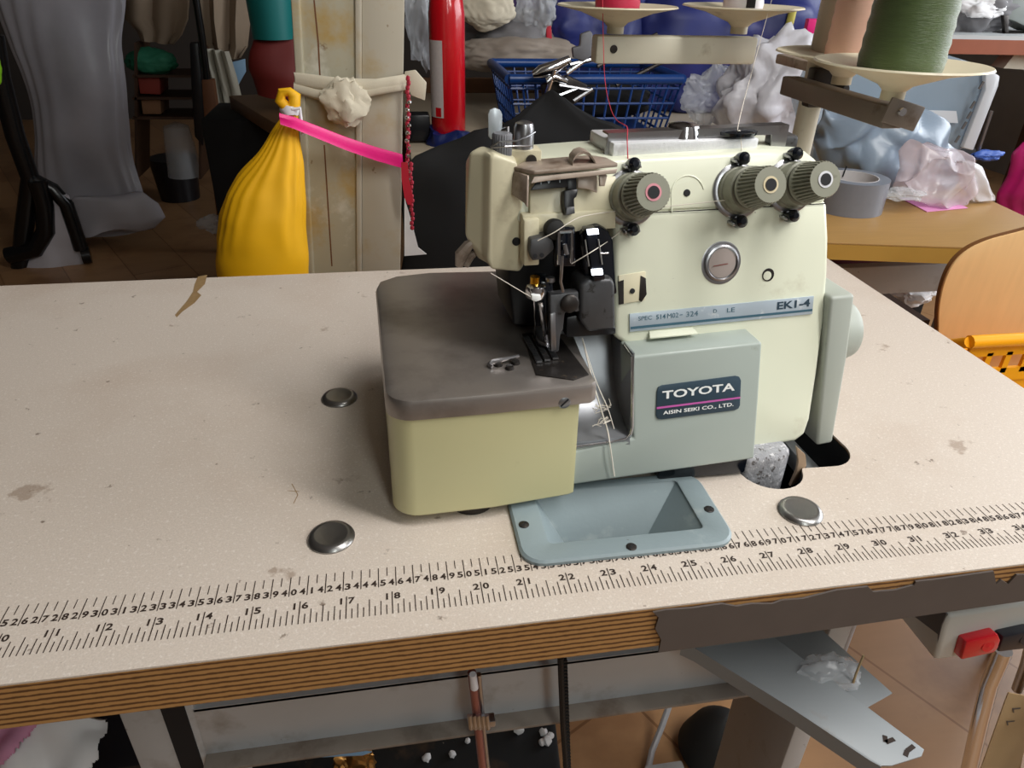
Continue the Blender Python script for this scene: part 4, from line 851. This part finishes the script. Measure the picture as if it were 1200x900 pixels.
# chrome sewing attachment in the basket
at_ = empty('clamp_tool', tuple(py(660, 90, 146)), 'shiny metal clamp tool lying on the rim of the blue basket', 'tool')
MB().tube([py(624, 88, 146), py(634, 84, 146), py(652, 78, 146), py(668, 70, 146)], [.7, 1.5, 1.4, 1.0], 12).build('barrel', 'chrome', at_)
MB().tube([py(640, 95, 145.5), py(650, 90, 145.5), py(664, 96, 145.5)], [1.0, 1.1, .8], 10).build('chrome_link', 'chrome', at_)
MB().prism([py(x, y, 144) for x, y in ((681, 40), (692, 36), (695, 40), (693, 66), (684, 72), (672, 68), (671, 56), (680, 54))], (0, 1.5, 0), bev=.3).build('grey_lever', 'knob_grey', at_)
for k, (a, b2) in enumerate((((664, 86), (683, 72)), ((655, 100), (690, 106)), ((640, 118), (676, 104)), ((668, 76), (700, 68)), ((650, 82), (640, 112)), ((672, 118), (694, 104)))):
    MB().tube([py(*a, 145), py(*b2, 145)], .55, 8).build('rod', 'brushed' if k % 2 else 'chrome', at_)
MB().prism([py(x, y, 147) for x, y in ((634, 100), (665, 88), (690, 100), (676, 122), (640, 128))], (0, 2, 0), bev=.5).build('clamp_body', 'dark_metal', at_)
for k, (a, b2, l) in enumerate((((722, 100), (790, 66), 'nearer'), ((700, 78), (770, 40), 'farther'))):
    tag(MB().tube([py(*a, 150), py(*b2, 152)], .5, 8).build('steel_rod', 'dark_metal'), l+' thin steel rod slanting across the blue basket', 'rod')
# cloths piled behind
def pile(name, m, cx, cy, Y, rx, rz, ry, amp, k, label, cat='cloth', sc=1.6):
    q = crumple(cx, cy, Y, rx, rz, ry, amp, sc, k, 5, zflat=RZ+.05 if Y < 208 else None); return tag(q.build(name, m, sharp=80), label, cat)
pile('blue_plastic_sheet', 'navy_cloth', 830, 70, 203, 36, 30, 20, .3, 2, 'deep blue plastic sheeting piled behind the thread stand', 'plastic sheet')
pile('purple_plastic_sheet', 'navy_cloth', 700, 32, 196, 18, 16, 9, .3, 6, 'violet blue plastic heap behind the leftmost spool dish', 'plastic sheet')
pile('grey_cushion', 'cushion_grey', 610, 42, 200, 20, 8, 12, .2, 9, 'grey cloth bolster behind the blue basket', 'cloth')
pile('cream_cushion', 'beige_light', 610, 64, 190, 19, 5, 8, .2, 12, 'beige folded cloth just above the back rim of the basket', 'cloth')
pile('purple_cloth', 'purple_cloth', 608, 12, 205, 18, 9, 9, .3, 15, 'purple cloth on top of the grey bolster', 'cloth')
pile('plastic_packet', 'film', 630, 10, 190, 5, 7, 3, .6, 18, 'crinkled clear packet hanging before the purple cloth', 'plastic bag')
pile('white_packet', 'cotton', 570, 8, 186, 7.5, 5.4, 3, .2, 19, 'off-white folded packet right of the fire extinguisher', 'packet')
tag(MB().prism([py(x, y, 188) for x, y in ((640, 30), (646, 30), (648, 58), (641, 60))], (0, 1, 0), bev=.2).build('red_ribbon', 'red_strap'), 'narrow red ribbon left of the violet plastic heap', 'ribbon')
pile('white_plastic_bag', 'film_white', 906, 118, 150, 13, 14, 8, .45, 21, 'bright white crinkled bag behind the stand pole', 'plastic bag', 2)
pile('clear_plastic', 'film', 838, 112, 160, 7, 6, 3, .6, 24, 'scrap of clear plastic on the deep blue sheeting', 'plastic scrap')
tag(MB().tube([py(930, 8, 180), py(926, 25, 180), py(920, 42, 180)], 1.1, 10).build('yellow_strap', 'yellow_strap'), 'yellowish strap hanging left of the stand pole', 'strap')
tag(MB().box(py(951, 36, 176), (4, 2, 6), bev=.3).build('pink_tag', 'hot_pink'), 'small hot pink tag beside the stand pole', 'tag')

# ================================================================ BACKGROUND RIGHT: DESK, CHAIR, BAGS
dz = -3
desk = empty('wooden_desk', (125, 80, FZ), 'light brown wooden desk with rounded corner right behind the machine table', 'desk')
D = [(93, 66.5), (131, 58.5), (138, 57), (143.5, 58.5), (148, 63.5), (150, 72), (151.5, 84), (160, 104), (160, 112), (100, 112)]
MB().prism([(x, y, dz) for x, y in D], (0, 0, -.3), bev=.08).build('desk_top', 'desk_wood', desk)
MB().prism([(x, y, dz-.3) for x, y in D], (0, 0, -2.3)).build('desk_edge', 'desk_edge', desk)
MB().box((122, 72, dz-10), (60, 2, 5), bev=.2).build('rail', 'steel_grey', desk)
for x, y in ((97, 75), (146, 75), (99, 108), (150, 108)): MB().box((x, y, (FZ+dz-2.6)/2), (3.5, 3.5, dz-2.6-FZ), bev=.2).build('leg', 'steel_grey', desk)
MB().box((120, 92, dz-22), (48, 30, 2)).build('lower_shelf', 'dark_wood', desk)
mc2 = crumple(1030, 306, 84, 16, 1.6, 6, .3, 1.6, 31); tag(mc2.build('maroon_cloth', 'maroon_cloth'), 'maroon cloth lying under the wooden desk', 'cloth')
for k, (x, y, r) in enumerate(((1068, 345, 2.6), (1084, 342, 1.4))): tag(crumple(x, y, 92, r*1.4, r*.8, r, .5, 1.8, 33+k).build('tissue', 'white_cloth'), ('larger' if k == 0 else 'smaller')+' white tissue ball on the shelf under the desk', 'tissue')
tag(MB().tube([py(1079, 333, 92), py(1083, 350, 92)], .4, 6).build('white_stick', 'white_cloth'), 'short white stick beside the tissue balls under the desk', 'stick')
# duct tape
tp0 = V((122.0, 78.6, dz+.02)); 
tape = tag(MB().lathe([(3.7, 0), (5.5, 0), (5.55, .15), (5.55, 5.0), (5.5, 5.15), (3.7, 5.15)], tp0, (0, 0, 1), 64), None) if False else None
def ring(r0, r1, h, o, n=64, ext=None):
    mb = MB(); o = V(o); cs = [(math.cos(i*math.tau/n), math.sin(i*math.tau/n)) for i in range(n)]; L = []
    for r, z in ((r0, 0), (r1, 0), (r1, h), (r0, h)): L.append([o+V((c*r, s_*r, z)) for c, s_ in cs])
    return mb.loft(L+[L[0]], cap=False)
tpo = tag(ring(3.9, 5.6, 5.2, tp0).build('duct_tape_roll', 'duct_tape'), 'grey duct tape roll standing on the wooden desk', 'tape roll')
ring(3.75, 3.92, 5.25, tp0).build('paper_core', 'tape_core', tpo)
MB().tube([tp0+V((.5, 3.6, 4.2)), tp0+V((.6, 3.4, 6))], .12, 6).build('loose_tab', 'black_part', tpo)
# plastic bag with pale blue stuff
bg1 = blob([(118, 985, 1040), (128, 962, 1075), (150, 955, 1095), (170, 960, 1110), (190, 965, 1125), (208, 975, 1120), (222, 990, 1105)], 92, ratio=.45, n=80, sub=7, amp=2.6, sc=.2, k=4, pleats=7, pamp=.03)
tag(bg1.build('plastic_bag', 'film_blue', sharp=80), 'bulky pale blue plastic bag on the wooden desk behind the tape roll', 'plastic bag')
bg2 = blob([(172, 1070, 1112), (182, 1062, 1128), (198, 1058, 1138), (215, 1050, 1142), (232, 1060, 1140)], 80, ratio=.5, n=80, sub=7, amp=2.3, sc=.3, k=14, pleats=9, pamp=.05)
tag(bg2.build('plastic_bag', 'film_pink', sharp=80), 'pinkish clear plastic bag slumped right of the tape roll', 'plastic bag')
bg3 = blob([(188, 1118, 1136), (198, 1122, 1152), (212, 1128, 1160), (226, 1134, 1163), (238, 1142, 1162)], 79, ratio=.5, n=50, sub=5, amp=1.3, sc=.26, k=24, pleats=9, pamp=.07)
tag(bg3.build('plastic_bag', 'film_white', sharp=80), 'white twisted end of thin plastic bag at the right edge of the desk', 'plastic bag')
cr_ = MB()
tag(crumple(1058, 228, 76, 3.2, .8, 2, .5, 2, 41).build('clear_wrapper', 'film'), 'shiny clear wrapper flat on the desk beside the tape roll', 'wrapper')
tag(MB().prism([pz(x, y, dz+.05) for x, y in ((1054, 232), (1112, 234), (1134, 244), (1086, 248.5))], (0, 0, .1)).build('pink_note', 'pink_paper'), 'pink paper slip lying on the wooden desk', 'paper')
# translucent storage case leaning behind
cs_ = empty('clear_case', tuple(py(1050, 200, 104)), 'large translucent pale blue case with slotted rim leaning behind the green cone', 'case')
o1 = [(940, 120), (960, 75), (1104, 62), (1150, 76), (1167, 88), (1164, 100), (1136, 172), (1100, 190), (960, 200)]
MB().prism([py(x, y, 104) for x, y in o1], (0, 5, 0), bev=.8, seg=3).build('case_body', 'box_clear', cs_)
rm = [(1150, 78), (1167, 88), (1165, 100), (1136, 175), (1124, 172), (1150, 104)]
ro_ = MB().prism([py(x, y, 103.6) for x, y in rm], (0, -1.2, 0), bev=.3).build('rim', 'box_rim', cs_)
for x, y in ((1150, 100), (1140, 123), (1136, 135), (1130, 147), (1122, 163)): MB().box(py(x, y, 102.3), (.5, .2, 1.4), Matrix.Rotation(R_(20), 3, 'Y')).build('slot', 'switch_side', ro_)
st2 = MB().prism([py(x, y, 103.4) for x, y in ((960, 118), (1010, 128), (1060, 142), (1122, 144), (1120, 130), (1060, 128), (1000, 114))], (0, -.2, 0)); st2.build('reflective_band', 'box_rim', cs_)
# white-topped sewing table far right
ft = empty('far_sewing_table', tuple(V((260, 215, FZ))), 'white topped sewing table with brown edge in the upper right background', 'table')
fz = py(1110, 42, 200).z
MB().box((275, 228, fz-.6), (118, 56, 1.2), Matrix.Rotation(R_(-5), 3, 'Z')).build('white_top', 'white_top', ft)
MB().box((275, 228, fz-3.4), (118.4, 56.4, 4.4), Matrix.Rotation(R_(-5), 3, 'Z')).build('brown_edge', 'brown_edge', ft)
for x, y in ((225, 212), (320, 205), (225, 250), (320, 250)): MB().box((x, y, (FZ+fz-6)/2), (5, 5, fz-6-FZ), bev=.3).build('leg', 'dark_wood', ft)
MB().prism([py(x, y, 207) for x, y in ((1176, 80), (1192, 60), (1240, 62), (1240, 84))], (0, 6, 0)).build('cream_drawer', 'stand_cream', ft)
fm = empty('background_sewing_machine', tuple(py(1190, 35, 215)), 'grey sewing machine head on the white topped table at the upper right', 'sewing machine')
MB().prism([py(x, y, 214) for x, y in ((1172, 20), (1192, -10), (1260, -30), (1260, 42), (1215, 38), (1190, 26))], (0, 10, 0), bev=1).build('body', 'machine_grey', fm)
MB().prism([py(x, y, 212) for x, y in ((1176, 18), (1183, 18), (1182, 38), (1178, 40))], (0, 1.5, 0), bev=.2).build('presser_foot', 'dark_metal', fm)
MB().box(py(1190, 40, 214), (14, 6, 1), bev=.3).build('needle_plate', 'dark_metal', fm)
pile('grey_garment', 'cushion_grey', 1130, 14, 222, 17, 9, 9, .35, 44, 'grey garments heaped on the white topped table', 'garment')
pile('white_scrap', 'white_cloth', 1150, 8, 214, 8, 3.4, 3, .5, 47, 'white crumpled cloth on the heap of grey garments', 'cloth')
tag(MB().tube([py(1162, 130, 160), py(1152, 160, 160), py(1142, 190, 160)], .5, 8).build('thin_rod', 'brushed'), 'thin pale rod leaning under the white topped table', 'rod')
tag(crumple(1156, 182, 158, 4.5, 1.4, 2, .4, 1.5, 49).build('blue_scrap', 'blue_light'), 'bright blue scrap near the foot of the thin rod', 'scrap')
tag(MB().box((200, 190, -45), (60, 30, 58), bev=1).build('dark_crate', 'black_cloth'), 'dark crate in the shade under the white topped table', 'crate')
mgb = blob([(166, 1200, 1215), (180, 1190, 1230), (200, 1181, 1240), (225, 1176, 1245), (245, 1180, 1245), (300, 1186, 1250), (400, 1186, 1255), (520, 1190, 1250)], 98, ratio=.6, n=50, sub=4, amp=1.2, sc=.16, k=3, pleats=9, pamp=.04)
tag(mgb.build('magenta_bag', 'bag_magenta', sharp=80), 'magenta bag at the right edge of the picture beside the desk', 'bag')
# chair
chr_ = empty('wooden_chair', (128, 46, FZ), 'pale wooden chair with rounded back standing right of the sewing table', 'chair')
cpx = [(1100, 420), (1100, 385), (1101, 360), (1106, 335), (1116, 312), (1132, 295), (1155, 283), (1190, 273), (1240, 262), (1310, 262), (1370, 290), (1390, 350), (1390, 420), (1380, 520), (1110, 520)]
rows = []
bkp = [py(x, y, 46) for x, y in cpx]; bk2 = []
for i in range(len(bkp)-1):
    p0, p1, p2, p3 = bkp[max(i-1, 0)], bkp[i], bkp[i+1], bkp[min(i+2, len(bkp)-1)]
    for k in range(5): t = k/5; bk2.append(.5*((2*p1)+(p2-p0)*t+(2*p0-5*p1+4*p2-p3)*t*t+(3*p1-p0-3*p2+p3)*t**3))
bk2.append(bkp[-1]); bkp = bk2
MB().prism(bkp, (0, .8, 0), bev=.12, seg=2).build('backrest', 'chair_wood', chr_)
MB().loft([[p+V((0, .2, 0)), p+V((0, .8, 0)), p+V((-.1, .8, .06)), p+V((-.1, .2, .06))] for p in bkp[:41]]).build('dark_edging', 'chair_edge', chr_)  # brown strip paints the shadow along the edge of the backrest
MB().box((134, 25, -30), (42, 40, 2.5), bev=.6).build('seat', 'chair_wood', chr_)
for x, y in ((117, 8), (151, 8), (117, 43), (151, 43)): MB().tube([(x, y, FZ), (x, y, -31)], 1.4, 14).build('leg', 'steel_grey', chr_)
bo2 = empty('plastic_basket', (127, 34, -45), 'bright orange-yellow plastic basket on the chair seat at the right edge', 'basket')
BZ = -17
R1 = [py(1136, 401, 30), py(1300, 408, 30)]
rz = R1[0].z
x0, x1 = R1[0].x, R1[0].x+30
ob = MB(); ob.tube([(x0, 30, rz), (x1, 30, rz-.3)], .75, 10); ob.tube([(x0+.5, 44, rz-9), (x1, 44, rz-9)], .75, 10); ob.tube([(x0, 30, rz), (x0+.5, 44, rz-9)], .6, 10); ob.build('rim', 'orange_plastic', bo2)
ob = MB(); ob.box(((x0+x1)/2+.5, 30.2, rz-1.2), (x1-x0, .4, 1.4)); ob.box(((x0+x1)/2+.5, 30.2, rz-4.3), (x1-x0, .4, 1.6)); ob.box(((x0+x1)/2+.5, 30.4, (rz-5-28.7)/2), (x1-x0, .4, rz-5+28.7))
ob.box(((x0+x1)/2+.5, 37, -28.4), (x1-x0, 14, .4)); ob.box(((x0+x1)/2+.5, 44, -26), (x1-x0, .4, 5))
for k in range(12): ob.box((x0+.8+k*2.4, 30.2, rz-2.8), (.7, .4, 2.6))
ob.build('side_wall', 'orange_plastic', bo2)

# ================================================================ BACKGROUND LEFT
pc_ = blob([(-40, -4, 132), (0, 0, 136), (40, 12, 140), (80, 22, 144), (130, 30, 152), (180, 40, 160), (225, 48, 168), (252, 56, 172), (268, 60, 176)], 285, ratio=.22, n=90, sub=6, pleats=13, pamp=.03, amp=4.5, sc=.035, k=5)
tag(pc_.build('garment_cover', 'film_grey', sharp=80), 'long pale grey plastic garment cover hanging at the upper left', 'garment cover')
ct = blob([(232, 90, 170), (245, 82, 188), (258, 72, 192), (268, 66, 182)], 280, ratio=.25, n=50, sub=4, amp=3, sc=.08, k=8); tag(ct.build('white_sheet', 'sheet_dim', sharp=80), 'white sheet end pooled at the foot of the garment cover', 'sheet')
ct = blob([(225, 55, 84), (260, 45, 92), (290, 40, 96), (312, 20, 100), (318, 18, 92)], 262, ratio=.3, n=50, sub=4, amp=3, sc=.07, k=28); tag(ct.build('white_sheet', 'sheet_dim', sharp=80), 'pale sheet corner on the floor between the rack feet', 'sheet')
rk = empty('garment_rack', tuple(py(60, 300, 262)), 'black tubular garment rack with a castor foot at the left edge', 'rack')
MB().tube([py(-8, 40, 262), py(0, 90, 262), py(18, 160, 262), py(36, 210, 262), py(28, 270, 262), py(22, 335, 262)], 3.2, 14).build('upright', 'rack_black', rk)
MB().tube([py(38, 210, 262), py(62, 222, 262), py(78, 240, 262), py(88, 270, 262), py(95, 292, 262)], 2.6, 14).build('leg', 'rack_black', rk)
MB().tube([py(44, 212, 260), py(52, 240, 260), py(54, 270, 260), py(42, 292, 260), py(10, 300, 260)], 3.2, 14).build('hoop', 'rack_black', rk)
MB().lathe([(0, -1.5), (3.2, -1.5), (3.2, 1.5), (0, 1.5)], py(101, 299, 262), (1, .3, 0), 24).build('castor', 'rack_black', rk)
tag(crumple(-16, 58, 258, 3, 9, 3, .3, 1.5, 3).build('lime_cloth', 'lime'), 'sliver of lime green cloth at the far left edge', 'cloth')
# shelf block with stuff, hanging cloth
def hang(name, m, pts, Y, th, label, cat, amp=1.5, k=0):
    """hanging cloth filling an outline, with folds"""
    n = 12; L = [py(x, y, Y) for x, y in pts[0]]; Rr = [py(x, y, Y) for x, y in pts[1]]; g = []
    for i in range(len(L)):
        g.append([L[i].lerp(Rr[i], j/n)+V((0, amp*math.sin(j*1.3+k+i*.4)+amp*.6*nz((j, i, k), .7), 0)) for j in range(n+1)])
    return tag(MB().grid(g, th).build(name, m, sharp=80), label, cat)
hang('beige_cloth', 'beige_cloth', ([(146, -30), (146, 22), (160, 35), (166, 48)], [(225, -30), (222, 22), (215, 40), (205, 52)]), 300, .8, 'beige cloth hanging at the top beside the garment cover', 'cloth', 2, 1)
hang('beige_cloth', 'beige_cloth', ([(232, -20), (236, 20), (242, 50), (252, 66)], [(296, -20), (292, 30), (290, 55), (282, 68)]), 290, .8, 'rumpled beige cloth hanging left of the teal bin', 'cloth', 3, 5)
hang('pale_garment', 'garment_dim', ([(240, 56), (248, 90), (258, 130), (262, 150)], [(266, 60), (275, 90), (280, 112), (276, 138)]), 280, .8, 'pale garment hanging below the rumpled beige cloth', 'garment', 1.5, 3)
tag(MB().tube([py(228, -10, 270), py(236, 40, 270), py(243, 95, 270)], 1.3, 10).build('dark_pole', 'rack_black'), 'dark pole rising above the brown board', 'pole')
tag(MB().prism([py(x, y, 268) for x, y in ((236, 94), (250, 93), (262, 180), (276, 312), (262, 312), (240, 150))], (0, 4, 0), bev=.4).build('brown_board', 'dark_board'), 'narrow brown board standing at the centre left', 'board')
tag(MB().prism([py(x, y, 290) for x, y in ((222, 50), (232, 50), (240, 130), (238, 172), (228, 160), (224, 100))], (0, 4, 0), bev=.4).build('ironing_board', 'black_part'), 'tall folded black board left of the brown board', 'board')
pile('green_bag', 'green_cloth', 178, 73, 300, 9, 5, 5, .2, 51, 'dark green bag lying on the cartons at left', 'bag')
tag(MB().prism([py(x, y, 296) for x, y in ((161, 90), (187, 90), (188, 111), (164, 110))], (0, 14, 0), bev=.4).build('red_brown_box', 'carton_red'), 'reddish box below the green bag', 'box')
tag(MB().prism([py(x, y, 296) for x, y in ((165, 117), (188, 116), (189, 134), (167, 134))], (0, 14, 0), bev=.4).build('carton', 'carton'), 'brown carton below the reddish box', 'carton')
sh_ = MB()
for y in (88, 114, 137): sh_.prism([py(155, y, 294), py(235, y, 294), py(235, y+3, 294), py(155, y+3, 294)], (0, 20, 0))
for x in (157, 232): sh_.prism([py(x, 50, 294), py(x+3, 50, 294), py(x+4, 210, 294), py(x+1, 210, 294)], (0, 20, 0))
tag(sh_.build('dark_shelf', 'dark_wood'), 'dark shelf unit holding cartons in the left background', 'shelf')
lo_ = py(216, 197, 300)
bt_ = MB().lathe([(0, 0), (7, 0), (6.6, 3), (6, 12), (5, 20), (0, 22)], V((lo_.x, 300, lo_.z-3)), (0, 0, 1), 30); tag(bt_.build('clear_jar', 'film'), 'cloudy clear container on the black bin', 'jar')
tag(MB().lathe([(0, 0), (9, 0), (11, 20), (0, 20)], pz(212, 232, -75), (0, 0, 1), 30).build('black_bin', 'black_part'), 'small black bin on the floor in the left background', 'bin')
tb_ = MB().lathe([(0, 0), (5.6, 0), (6.4, 20), (6.8, 32), (0, 32)], py(321, 45, 200)+V((0, 0, 0)), (0, 0, 1), 36); tag(tb_.build('teal_bin', 'teal'), 'teal plastic bin on top of the maroon bag left of the column', 'bin')
mb_ = blob([(44, 298, 350), (60, 294, 356), (85, 292, 360), (105, 296, 362), (115, 300, 360)], 200, ratio=.6, n=40, sub=4, amp=1.5, sc=.1, k=6); tag(mb_.build('maroon_bag', 'maroon', sharp=80), 'maroon bag under the teal bin left of the column', 'bag')
tag(MB().prism([pz(x, y, -8) for x, y in ((268, 112), (352, 108), (352, 160), (318, 142))], (0, 0, -4), bev=.3).build('wooden_ledge', 'ledge_wood'), 'dark wooden ledge carrying the maroon bag left of the column', 'ledge')
tag(MB().box(pz(318, 128, -8)+V((0, 22, -34)), (44, 30, 60), bev=1).build('dark_cabinet', 'black_cloth'), 'dark cabinet behind the yellow bag', 'cabinet')
tag(MB().prism([py(x, y, 284) for x, y in ((268, 74), (287, 69), (288, 84), (278, 102), (272, 96))], (0, 1, 0), bev=.2).build('blue_paper', 'light_blue'), 'pale blue paper sticking out beside the rumpled beige cloth', 'paper')
tag(crumple(252, 262, 240, 5, 3, 3, .5, 1.6, 61).build('clear_wrapper', 'film'), 'clear crinkled wrapper on the floor left of the yellow bag', 'wrapper')
# ================================================================ LIGHT
def area(name, p, size, power, c=(1, 1, 1), tgt=(60, 15, 0), sy=None):
    l = bpy.data.lights.new(name, 'AREA'); l.energy = power; l.color = c; l.size = size*.01
    if sy: l.shape = 'RECTANGLE'; l.size_y = sy*.01
    o = bpy.data.objects.new(name, l); col.objects.link(o); o.location = W(p)
    o.rotation_euler = (W(tgt)-W(p)).to_track_quat('-Z', 'Y').to_euler(); return o
area('window_daylight', (FX1-8, 60, 100), 340, 110, (.92, .96, 1), (60, 40, 0), 150)
area('hanging_tube_lamp', (132, -30, 130), 24, 21, (1, .98, .95), (85, 22, 0), 120)
area('front_tube_lamp', (85, -150, 120), 24, 9, (.94, 1, .97), (70, 10, 5), 140)
wd = bpy.data.worlds.new('world'); scn.world = wd; wd.use_nodes = True
bg = wd.node_tree.nodes['Background']; sky = wd.node_tree.nodes.new('ShaderNodeTexSky'); sky.sky_type = 'HOSEK_WILKIE'; sky.sun_direction = (.6, -.3, .7)
wd.node_tree.links.new(sky.outputs[0], bg.inputs[0]); bg.inputs[1].default_value = 1.0
scn.view_settings.exposure = 0
